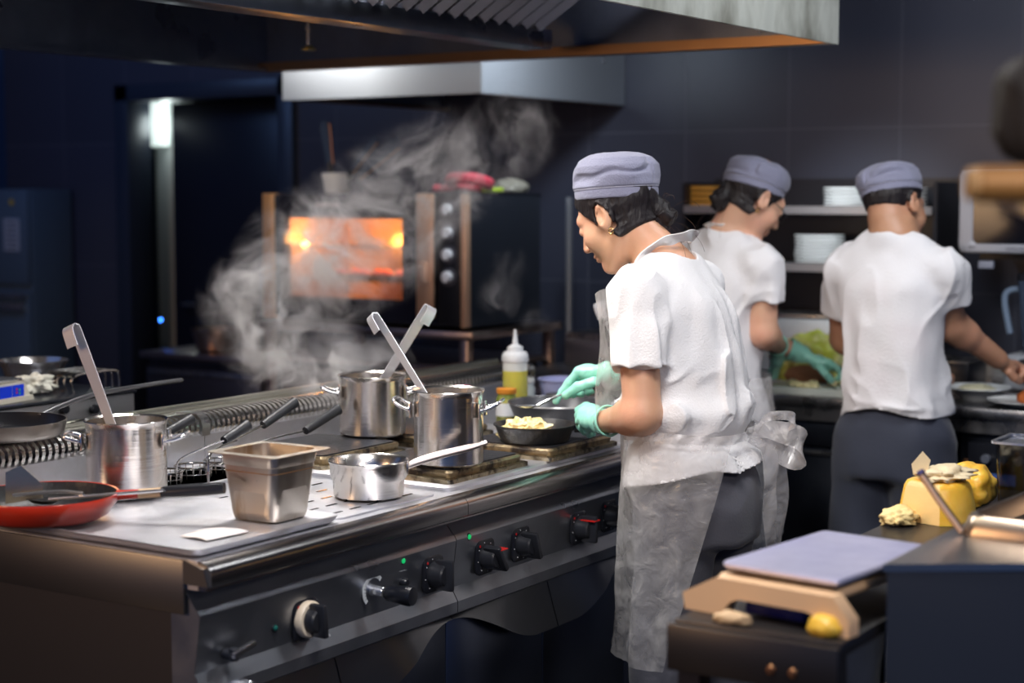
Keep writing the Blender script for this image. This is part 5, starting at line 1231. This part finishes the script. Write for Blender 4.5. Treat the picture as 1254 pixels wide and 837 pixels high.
        for k in range(D.get('wisps', 0)):
            a = rs.uniform(0, 2*PI); s0 = bc+np.array([rs.uniform(-.5, .5)*br, math.cos(a)*br*.8, math.sin(a)*br*.8]); dr = np.array([rs.uniform(-.3, .3), -abs(math.cos(a))-.3, math.sin(a)*.9-.25])*rs.uniform(.02, .05)
            m.tube([s0, s0+dr*.6+np.array([0, 0, .008]), s0+dr*1.2+np.array([0, 0, -.004]), s0+dr*1.5+np.array([0, .004, -.02])], .00035, 4)
        if D.get('wisps', 0): m.build('loose_hair', mat('loose_hair_strands', (.05, .025, .015), .5), t)
    # cap
    cc = g('cap'); CR = D['CR']; cr, cl, ch = D['capr']
    def capf(P):
        q = (P-cc)@CR; z = q[:, 2]; ang = np.arctan2(q[:, 1], q[:, 0])
        pr = np.interp(z, [-.02, 0, .028, .031, .06, .085, .105, .12], [.965, .98, 1.0, 1.015, 1.05, 1.0, .84, .5])
        zz = z*(.118/ch)
        pr = np.interp(zz, [-.02, 0, .026, .029, .055, .082, .100, .114, .121], [.97, .98, .99, 1.015, 1.05, 1.01, .86, .55, .12])
        r = np.sqrt((q[:, 0]/cr)**2+(q[:, 1]/cl)**2); d = (r-pr)*min(cr, cl)*.85
        d = smax(d, np.maximum(-z, z-ch), .008)
        w = np.clip((zz-.03)/.02, 0, 1); S = D.get('cseed', 0)
        d = d+w*(.010*np.clip(ridge(P@CR, (13, 13, 16), S, 1.2)-.25, 0, 1)-.004*vn(P, (22, 22, 22), S+1))
        d = d+.004*np.exp(-((zz-.0275)/.002)**2)+w*.003*np.exp(-(q[:, 0]/.003)**2)
        return np.maximum(d, -np.maximum((r-.93)*min(cr, cl), z-.02))
    cp = sdf_mesh('cap', capf, cc-.15, cc+.17, .0026, CAPM, t, 1)
    m = MB(); n = 90; M3 = Matrix([list(r) for r in CR]); pts = []
    for k in range(n):
        a = 2*PI*k/n; pts.append(Vector(cc)+M3 @ Vector((cr*1.003*math.cos(a), cl*1.003*math.sin(a), .0275*ch/.118)))
    pts.append(pts[0]); m.tube(pts, .0009, 5, False); m.build('band_seam', mat('cap_seam', (.42, .42, .5), .7), cp)
    # gloves
    for s in ('L', 'R'):
        J = D.get('hand'+s)
        if J and not D.get('bare'+s):
            wr = np.array(J['wrist']); el = g('el'+s); dv = (el-wr)/np.linalg.norm(el-wr)
            def glove(P):
                d = fist_field(P, J); d = smin(d, cap_(P, J['wrist'], wr+dv*J.get('cuff', .035), .029, J.get('cr', .034)), .012)
                cut = (P-(wr+dv*J.get('cuff', .035)))@dv; d = np.maximum(d-.0012*ridge(P, (50, 50, 50), 3), cut)
                d = smin(d, np.abs(cut)+np.abs(cap_(P, wr, wr+dv*.2, J.get('cr', .034)-.001, J.get('cr', .034)-.001))-.0035, .003)
                return np.maximum(d, -np.maximum(cap_(P, wr, el, J.get('cr', .034)-.004, J.get('cr', .034)-.003), -(cut+.02)))
            pts = np.array([J['wrist'], J['palm'], wr+dv*.04]+[p for f in J['fingers'] for p in f]+list(J['thumb']))
            sdf_mesh('glove', glove, pts.min(0)-.05, pts.max(0)+.05, .0022, GLOVE, t, 2)
    if D.get('earring'):
        for sx in (-1, 1):
            e = HO+HR@np.array([sx*.084, -.012, -.046]); m = MB(); m.ring(e, .006, .0012, 18, RY(PI/2)); bmesh.ops.create_icosphere(m.b, subdivisions=2, radius=.003, matrix=Matrix.Translation(Vector(e)+Vector((0, 0, -.008)))); m.build('earring', GOLD, t)
    return t

def toloc(loc, rz):
    M = np.array(Matrix.Rotation(-rz, 3, 'Z')); l = np.array(loc, float)
    return lambda p: M@(np.array(p, float)-l)
A = np.array
# ---- cook at the range
L1 = (3.54, 1.80, 0); W = toloc(L1, 0)
wr = W(at(748, 456, 0, 3.60)); f = lambda x, y, X_=3.58: W(at(x, y, 0, X_))
handR = dict(wrist=wr, palm=f(722, 458, 3.60), n=(.3, -.4, .85), thumb=[f(728, 468, 3.56), f(708, 474, 3.545), f(693, 484, 3.54)],
    fingers=[[f(708, 455), f(697, 468, 3.57), f(687, 481, 3.56), f(681, 492, 3.55)], [f(712, 460, 3.60), f(703, 472, 3.59), f(697, 481, 3.57), f(702, 484, 3.565)],
             [f(718, 463, 3.62), f(711, 476, 3.61), f(708, 482, 3.59), f(713, 483, 3.58)], [f(726, 464, 3.635), f(721, 476, 3.63), f(720, 481, 3.61), f(725, 480, 3.60)]], cuff=.012, cr=.033, r=.0098)
wl = W(at(738, 517, 0, 3.43)); g_ = lambda x, y, X_: W(at(x, y, 0, X_))
handL = dict(wrist=wl, palm=g_(722, 511, 3.47), n=(-.85, -.4, .3), thumb=[g_(730, 503, 3.49), g_(718, 499, 3.52), g_(709, 503, 3.53)],
    fingers=[[g_(715, 505, 3.475), g_(708, 509, 3.50), g_(709, 516, 3.52), g_(715, 517, 3.52)], [g_(716, 511, 3.465), g_(709, 517, 3.49), g_(711, 523, 3.51), g_(717, 523, 3.51)],
             [g_(719, 517, 3.46), g_(712, 524, 3.48), g_(716, 529, 3.50), g_(721, 528, 3.50)], [g_(724, 522, 3.45), g_(719, 529, 3.47), g_(722, 533, 3.485), g_(727, 532, 3.49)]], cuff=.028, cr=.036, r=.0098)
H1 = rot(0, math.radians(32)); 
def folds1(P):
    z = P[:, 2]; back = np.clip((-P[:, 1]+.02)/.08, 0, 1)
    d = .0105*ridge(P, (17, 17, 3.2), 11, 1.4)*np.clip((1.36-z)/.1, 0, 1)*(.5+.7*back)
    d = d+.012*np.exp(-((z-1.045)/.03)**2)-.020*np.exp(-((z-.985)/.018)**2)
    d = d+.005*ridge(P, (9, 9, 22), 21, 1.5)*np.exp(-((z-1.10)/.07)**2)
    return d+.003*vn(P, (25, 25, 14), 6)
cook = person('person', 'woman in grey cap and plastic apron stirring a skillet at the range', L1, 0, dict(
    h=.0036, head=W((3.505, 1.976, 1.494)), HR=H1, neck=(0, .062, 1.385), skin=SKIN1, tee=TEE, pants=PANTS,
    torso=[[.80, 0, -.01, .15, .11], [.88, 0, -.02, .155, .12], [1.0, 0, 0, .125, .095], [1.15, 0, .025, .135, .095], [1.28, 0, .045, .145, .095], [1.345, 0, .050, .12, .07], [1.38, 0, .055, .07, .05]],
    shirt=[[.80, 0, -.032, .198, .168], [.90, 0, -.028, .192, .162], [.98, 0, -.008, .158, .120], [1.06, 0, .005, .162, .128], [1.18, 0, .018, .160, .126], [1.29, 0, .035, .160, .116], [1.36, 0, .043, .125, .08], [1.41, 0, .05, .08, .05]],
    hem=lambda P: .885+.035*np.clip(P[:, 1]/.14, -1, 1)*-1+.006*np.sin(P[:, 0]*30), folds=folds1,
    shL=(-.158, .055, 1.318), elL=tuple(W(at(787, 508, 0, 3.345))), wrL=tuple(wl), shR=(.158, .055, 1.318), elR=(.205, .09, 1.09), wrR=tuple(wr),
    arm_r=(.047, .043, .026), slv=.62, slr=.070, nko=A((0, -.012, .015)), nkr=.062, hipL=(-.085, -.02, .84), hipR=(.085, -.02, .84), knL=(-.10, .0, .46), knR=(.10, -.03, .46), anL=(-.11, -.02, .09), anR=(.11, -.06, .09),
    hips=[[.74, 0, -.035, .16, .13], [.82, 0, -.035, .168, .138], [.90, 0, -.03, .160, .130], [.95, 0, -.018, .14, .108]], lr=(.094, .082, .078),
    lo=(-.36, -.30, 0), hi=(.36, .42, 1.72), handL=handL, handR=handR, bun=W(at(810, 264, 0, 3.545)), bunr=.034, wisps=16,
    hairtop=.03, cap=W((3.515, 1.979, 1.533)), CR=rot(0, math.radians(4)), capr=(.099, .101, .112), cseed=3, earring=True))
# thin gold necklace
m = MB(); m.tube([(-.085, .115, 1.33), (-.080, .085, 1.372), (-.066, .05, 1.402)], .0014, 6); m.build('necklace', GOLD, cook)
# plastic apron of the cook
def film(name, fn, nu, nv, parent, m_=PLAS, th=0):
    b = MB(); b.grid(fn, nu, nv); return b.build(name, m_, parent, ang=180)
def apron_skirt(P0, zt, zb, la, lb, ra, rb, A0, B0, A1, B1, seed=0, skew=0):
    def fn(u, v):
        z = zt+(zb-zt)*v; fl = v**.9
        pl, pr_ = math.radians(la+(lb-la)*v), math.radians(ra+(rb-ra)*v)
        ph = -pl+(pl+pr_)*u; a = A0+(A1-A0)*fl; b_ = B0+(B1-B0)*fl
        n = mnoise.fractal(Vector((ph*2.2, z*3.0, seed)), 1, 2, 4); w = mnoise.noise(Vector((ph*6, z*1.2, seed+5)))
        k = 1+(.03+.07*v)*n+.05*v*w
        return Vector((P0[0]+math.sin(ph)*a*k, P0[1]+math.cos(ph)*b_*k, z+.02*math.sin(ph*1.3)*v+skew*v*math.sin(ph)+.006*n))
    return fn
fs = apron_skirt((0, -.022), 1.005, .485, 150, 98, 158, 122, .200, .166, .205, .180, 2, .0)
film('apron', fs, 130, 110, cook, label_ if False else PLAS)
film('apron_bib', lambda u, v: Vector((-.145+.29*u+.02*(1-v)*(u-.5), .150+.02*math.sin(u*PI)+.008*math.sin(9*u+7*v)+.035*v*(1-.4*v)*.6, 1.0+.315*v+.01*math.sin(u*5))), 30, 40, cook)
STRAP = mat('apron_strap_white', (.82, .81, .8), .45, bump=(60, .3))
def ribbon(name, pts, w, up, parent, m_=None, th=.0022):
    pts = [Vector(p) for p in pts]; out = []
    for i in range(len(pts)-1):
        p0 = pts[max(i-1, 0)]; p1 = pts[i]; p2 = pts[i+1]; p3 = pts[min(i+2, len(pts)-1)]
        for k in range(8):
            t = k/8; out.append(.5*((2*p1)+(p2-p0)*t+(2*p0-5*p1+4*p2-p3)*t*t+(3*p1-p0-3*p2+p3)*t**3))
    out.append(pts[-1]); b = MB(); R_ = []; N = len(out); upf = up if callable(up) else (lambda s: Vector(up))
    for i, p in enumerate(out):
        tg = (out[min(i+1, N-1)]-out[max(i-1, 0)]).normalized(); s = (upf(i/(N-1)) - tg*upf(i/(N-1)).dot(tg)).normalized(); n = tg.cross(s)
        ww = w(i/(N-1)) if callable(w) else w
        R_.append([b.b.verts.new(p+s*ww*.5*x+n*(th*.5*y+.003*math.sin(i*.7+x*2))) for x, y in ((-1, -1), (-.3, -1.6), (.3, -1), (1, -1), (1, 1), (.3, 1), (-.3, .6), (-1, 1))])
    for X_, Y_ in zip(R_, R_[1:]):
        for k in range(8): b.b.faces.new((X_[k], X_[(k+1) % 8], Y_[(k+1) % 8], Y_[k]))
    b.b.faces.new(R_[0][::-1]); b.b.faces.new(R_[-1]); return b.build(name, m_ or STRAP, parent, ang=60)
ribbon('neck_strap', [(-.11, .148, 1.30), (-.10, .105, 1.355), (-.082, .06, 1.420), (-.05, .012, 1.443), (0, -.008, 1.450), (.05, .012, 1.443), (.084, .06, 1.42), (.11, .13, 1.31)], lambda s: .024+.004*math.sin(PI*s), lambda s: Vector((math.cos(PI*s)*-.9, -.25, .45)), cook)
wb_ = [(math.sin(math.radians(a))*.186, -.008+math.cos(math.radians(a))*.146, .995+.006*math.sin(a*.05)) for a in range(-178, 190, 15)]
ribbon('waist_tie', wb_, .02, (0, 0, 1), cook, PLAS)
bo = Vector((.03, -.158, 1.0))
for nm, pts, w in (('bow_loop', [(0, 0, 0), (.0, -.035, .035), (.04, -.07, .035), (.055, -.07, .015), (.04, -.035, .0), (.0, 0, 0)], lambda s: .012+.012*math.sin(PI*s)),
                   ('bow_loop', [(0, 0, 0), (.03, -.035, .0), (.06, -.085, -.02), (.07, -.075, -.065), (.04, -.03, -.045), (0, 0, 0)], lambda s: .025+.035*math.sin(PI*s)),
                   ('tie_end', [(0, 0, 0), (.02, -.03, -.06), (.01, -.035, -.16), (.03, -.03, -.26)], lambda s: .05-.015*s),
                   ('tie_end', [(0, 0, 0), (.06, -.02, -.05), (.09, -.025, -.15), (.085, -.01, -.30)], lambda s: .06-.01*s)):
    ribbon(nm, [bo+Vector(p) for p in pts], w, (.3, .1, 1) if nm == 'bow_loop' else (1, -.4, 0), cook, PLAS, .0018)

# ---- rear woman at the counter
L2 = (4.667, 2.275, 0); RZ2 = math.radians(-102); W = toloc(L2, RZ2); at0 = lambda x, y, X_: W(at(x, y, 0, X_))
yw = lambda deg: math.radians(deg)-RZ2-PI/2
wr = at0(953, 424, 4.96); wl = at0(982, 434, 5.07)
hR = dict(wrist=wr, palm=at0(951, 438, 5.0), n=(1, 0, .2), thumb=[at0(949, 444, 5.0), at0(946, 452, 5.02), at0(945, 458, 5.03)],
    fingers=[[at0(947+k*2.5, 447, 5.03+k*.012), at0(944+k*2.5, 456, 5.05+k*.012), at0(943+k*2.5, 462, 5.04+k*.01)] for k in range(4)], cuff=.02, cr=.034)
hL = dict(wrist=wl, palm=at0(1002, 444, 5.08), n=(.2, .3, .9), thumb=[at0(1004, 450, 5.05), at0(1012, 459, 5.04), at0(1018, 466, 5.05)],
    fingers=[[at0(1015+k*2, 444+k*2.5, 5.07+k*.014), at0(1028+k*1.5, 452+k*1.5, 5.08+k*.014), at0(1031-k*2, 463+k*.5, 5.08+k*.014)] for k in range(4)], cuff=.045, cr=.036)
H2 = rot(yw(-36), math.radians(35))
woman2 = person('person', 'woman in grey cap and glasses working at the back counter, between cook and man', L2, RZ2, dict(
    h=.0045, head=W(at(924, 244, 0, 4.735)), HR=H2, neck=W(at(889, 287, 0, 4.70)), skin=SKIN2, tee=TEE2, pants=PANTS2,
    torso=[[.80, 0, -.01, .15, .11], [.88, 0, -.02, .15, .12], [1.0, 0, 0, .12, .095], [1.15, 0, .01, .125, .092], [1.28, 0, .02, .13, .09], [1.345, 0, .02, .12, .07], [1.38, 0, .02, .07, .05]],
    shirt=[[.84, 0, -.01, .178, .145], [.90, 0, -.010, .172, .140], [.98, 0, .0, .135, .112], [1.06, 0, .0, .138, .112], [1.18, 0, .008, .142, .112], [1.29, 0, .012, .146, .110], [1.36, 0, .015, .12, .08], [1.42, 0, .02, .08, .05]],
    hem=lambda P: .86+0*P[:, 0], folds=lambda P: .006*ridge(P, (15, 15, 4), 31, 1.4)+.003*vn(P, (22, 22, 14), 6),
    shL=(-.145, .02, 1.325), elL=(-.15, .215, 1.13), wrL=tuple(wl), shR=(.150, .02, 1.325), elR=tuple(at0(935, 408, 4.66)), wrR=tuple(wr),
    arm_r=(.046, .042, .026), slv=.52, slr=.062, nko=A((0, -.010, .028)), nkr=.056, hipL=(-.085, -.02, .84), hipR=(.085, -.02, .84), knL=(-.09, .0, .46), knR=(.09, .0, .46), anL=(-.09, -.03, .09), anR=(.09, -.03, .09),
    hips=[[.74, 0, -.02, .155, .12], [.82, 0, -.02, .158, .125], [.90, 0, -.015, .15, .12], [.95, 0, -.01, .13, .10]], lr=(.088, .078, .072),
    lo=(-.42, -.30, 0), hi=(.42, .50, 1.74), handL=hL, handR=hR, bun=W(at(884, 245, 0, 4.66)), bunr=.036, wisps=8,
    cap=W(at(921, 235, 0, 4.73)), CR=rot(yw(-36), math.radians(20)), capr=(.089, .100, .105), cseed=13, earring=True))
fs = apron_skirt((0, -.01), 1.0, .50, 130, 95, 150, 118, .182, .150, .215, .175, 12)
film('apron', fs, 110, 90, woman2)
ribbon('neck_strap', [(-.10, .14, 1.30), (-.078, .07, 1.42), (-.045, .0, 1.442), (0, -.022, 1.447), (.045, .0, 1.442), (.08, .06, 1.42), (.11, .13, 1.31)], .024, lambda s: Vector((math.cos(PI*s)*-.9, -.25, .45)), woman2)
m = MB(); HO2 = W(at(924, 244, 0, 4.735)); hp = lambda x, y, z: Vector(HO2+H2@np.array([x, y, z]))
for sx in (-1, 1):
    pts = [hp(sx*(.034+.021*math.cos(a)), .103-.008*abs(math.cos(a)), .0+.016*math.sin(a)) for a in [k*PI/8 for k in range(17)]]; m.tube(pts, .0014, 6, False)
    m.tube([hp(sx*.055, .096, .004), hp(sx*.072, .06, .006), hp(sx*.079, -.005, .008)], .0014, 6, False)
m.tube([hp(-.013, .102, .004), hp(0, .107, .007), hp(.013, .102, .004)], .0014, 6); gls = m.build('eyeglasses', BLACKP, woman2)

# ---- man at the counter
L3 = (4.78, 1.77, 0); RZ3 = math.radians(-95); W = toloc(L3, RZ3); at0 = lambda x, y, X_: W(at(x, y, 0, X_)); yw = lambda deg: math.radians(deg)-RZ3-PI/2
wr = at0(1222, 440, 5.02); wl = (-.02, .27, 1.02)
hR = dict(wrist=wr, palm=at0(1234, 449, 5.06), n=(.2, .3, .9), thumb=[at0(1236, 456, 5.04), at0(1242, 463, 5.05), at0(1248, 467, 5.07)],
    fingers=[[at0(1243-k, 446+k*3, 5.09+k*.006), at0(1252-k, 450+k*3.4, 5.11+k*.006), at0(1255-k, 457+k*3, 5.10+k*.006), at0(1250-k, 461+k*2.4, 5.09+k*.006)] for k in range(4)], r=.0105)
hL = dict(wrist=np.array(wl), palm=np.array((.01, .31, 1.0)), n=(0, .2, 1), thumb=[(.03, .31, .99), (.05, .33, .98)],
    fingers=[[(.02-k*.018, .345, .995), (.025-k*.018, .375, .98), (.027-k*.018, .39, .96)] for k in range(4)], r=.0105)
H3 = rot(yw(-22), math.radians(16), math.radians(-14))
man = person('person', 'man in grey cap and white t-shirt seen from behind at the back counter', L3, RZ3, dict(
    h=.0045, male=True, head=W(at(1096, 254, 0, 4.84)), HR=H3, neck=W(at(1094, 287, 0, 4.80)), skin=SKIN3, tee=TEE2, pants=PANTS2,
    torso=[[.80, .03, -.01, .125, .10], [.88, .03, -.01, .13, .10], [1.0, .02, 0, .125, .10], [1.15, 0, .01, .13, .10], [1.28, 0, .015, .14, .10], [1.345, 0, .02, .13, .07], [1.38, 0, .02, .08, .05]],
    shirt=[[.84, .03, -.005, .160, .132], [.92, .03, -.005, .156, .130], [1.02, .02, .0, .146, .120], [1.15, .012, .005, .150, .120], [1.28, .005, .012, .160, .120], [1.35, .0, .015, .14, .085], [1.42, 0, .02, .085, .055]],
    hem=lambda P: .915+.012*np.sin(P[:, 0]*22+1)-.05*np.exp(-((P[:, 0]+.15)/.03)**2), folds=lambda P: .0085*ridge(P, (14, 14, 3.5), 41, 1.8)+.003*vn(P, (22, 22, 14), 6)+.006*ridge(P, (9, 9, 14), 47, 1.5)*np.clip((1.1-P[:, 2])/.1, 0, 1),
    shL=(-.162, .02, 1.315), elL=(-.215, .14, 1.10), wrL=wl, shR=(.158, .02, 1.315), elR=tuple(at0(1162, 396, 4.87)), wrR=tuple(wr),
    arm_r=(.050, .046, .030), slv=.52, slr=.066, nko=A((0, -.004, .036)), nkr=.064, hipL=(-.06, -.01, .82), hipR=(.11, -.01, .82), knL=(-.08, .0, .46), knR=(.12, .0, .46), anL=(-.10, -.03, .09), anR=(.13, -.03, .09),
    hips=[[.72, .025, -.01, .155, .125], [.80, .028, -.01, .155, .125], [.88, .03, -.01, .146, .116], [.93, .03, -.005, .13, .10]], lr=(.095, .092, .088),
    lo=(-.38, -.26, 0), hi=(.52, .52, 1.74), handL=hL, handR=hR, bareL=True, bareR=True,
    cap=W(at(1096, 254, 0, 4.84))+H3@A((0, -.014, .030)), CR=rot(yw(-22), math.radians(2), math.radians(-17)), capr=(.086, .100, .100), cseed=23))

# ================================================================ STEAM
def steam(name, label, blobs, dens, seed, sc=9.0):
    B = [(np.array(depth(x, y, d)), r, w) for x, y, d, r, w in blobs]
    def fn(P):
        d = 1e9
        for k, (c, r, w) in enumerate(B):
            q = np.sqrt(((P-c)**2).sum(1))-r*.92
            d = q if k == 0 else smin(d, q, .05)
            if k: d = np.minimum(d, cap_(P, B[k-1][0], c, B[k-1][1]*.6, r*.6))
        return d+.03*vn(P, (8, 8, 8), seed)
    cs = np.array([b[0] for b in B]); rm = max(b[1] for b in B)+.05
    m_ = bpy.data.materials.new(name); m_.use_nodes = True; nt = m_.node_tree; nt.nodes.clear(); N = nt.nodes.new; L = nt.links.new
    out = N('ShaderNodeOutputMaterial'); vs = N('ShaderNodeVolumeScatter'); L(vs.outputs[0], out.inputs['Volume']); vs.inputs['Color'].default_value = (.97, .95, 1, 1); vs.inputs['Anisotropy'].default_value = .1
    g = N('ShaderNodeNewGeometry'); pos = g.outputs['Position']
    w1 = N('ShaderNodeTexNoise'); w1.inputs['Scale'].default_value = 3.2; w1.inputs['Detail'].default_value = 3; L(pos, w1.inputs['Vector'])
    sb = N('ShaderNodeVectorMath'); sb.operation = 'SUBTRACT'; L(w1.outputs['Color'], sb.inputs[0]); sb.inputs[1].default_value = (.5, .5, .5)
    ml = N('ShaderNodeVectorMath'); ml.operation = 'SCALE'; ml.inputs['Scale'].default_value = .38; L(sb.outputs[0], ml.inputs[0])
    ad = N('ShaderNodeVectorMath'); L(pos, ad.inputs[0]); L(ml.outputs[0], ad.inputs[1])
    ns = N('ShaderNodeTexNoise'); ns.inputs['Scale'].default_value = sc; ns.inputs['Detail'].default_value = 9; ns.inputs['Roughness'].default_value = .62; ns.inputs['Distortion'].default_value = 1.1; L(ad.outputs[0], ns.inputs['Vector'])
    mr = N('ShaderNodeMapRange'); L(ns.outputs[0], mr.inputs[0]); mr.inputs[1].default_value = .46; mr.inputs[2].default_value = .72
    pw = N('ShaderNodeMath'); pw.operation = 'POWER'; L(mr.outputs[0], pw.inputs[0]); pw.inputs[1].default_value = 1.6
    acc = None
    for c, r, w in B:
        ds = N('ShaderNodeVectorMath'); ds.operation = 'DISTANCE'; L(pos, ds.inputs[0]); ds.inputs[1].default_value = tuple(c)
        f = N('ShaderNodeMapRange'); f.interpolation_type = 'SMOOTHSTEP'; L(ds.outputs['Value'], f.inputs[0]); f.inputs[1].default_value = r; f.inputs[2].default_value = 0; f.inputs[3].default_value = 0; f.inputs[4].default_value = w
        if acc is None: acc = f.outputs[0]
        else:
            a = N('ShaderNodeMath'); L(acc, a.inputs[0]); L(f.outputs[0], a.inputs[1]); acc = a.outputs[0]
    mu = N('ShaderNodeMath'); mu.operation = 'MULTIPLY'; L(acc, mu.inputs[0]); L(pw.outputs[0], mu.inputs[1])
    m2 = N('ShaderNodeMath'); m2.operation = 'MULTIPLY'; L(mu.outputs[0], m2.inputs[0]); m2.inputs[1].default_value = dens; L(m2.outputs[0], vs.inputs['Density'])
    m_.cycles.volume_step_rate = 1 if hasattr(m_.cycles, 'volume_step_rate') else 1
    v, f = nets(fn, cs.min(0)-rm, cs.max(0)+rm, .02)
    me = bpy.data.meshes.new(name); me.from_pydata(v.tolist(), [], f.tolist()); me.shade_smooth(); me.materials.append(m_)
    o = bpy.data.objects.new(name, me); COL.objects.link(o); return tag(o, label, 'steam', kind='stuff')
steam('steam', 'drifting white steam rising from the pots in front of the glowing oven', [
    (470, 452, 4.35, .10, .5), (400, 455, 4.45, .16, 1.2), (345, 425, 4.6, .18, 1.8), (318, 375, 4.7, .19, 1.7), (385, 330, 4.75, .25, 1.2), (450, 285, 4.75, .25, .7), (505, 235, 4.75, .22, .65), (560, 200, 4.75, .20, .7), (625, 162, 4.75, .17, .6)], 38, 2)
steam('steam', 'faint wisp of steam above the squeeze bottle', [(650, 395, 4.7, .07, .9), (612, 362, 4.7, .08, 1.2), (625, 330, 4.7, .08, .5)], 8, 5, 12)
SC.cycles.volume_step_rate = 1.0; SC.cycles.volume_preview_step_rate = 1.0; SC.cycles.volume_max_steps = 256
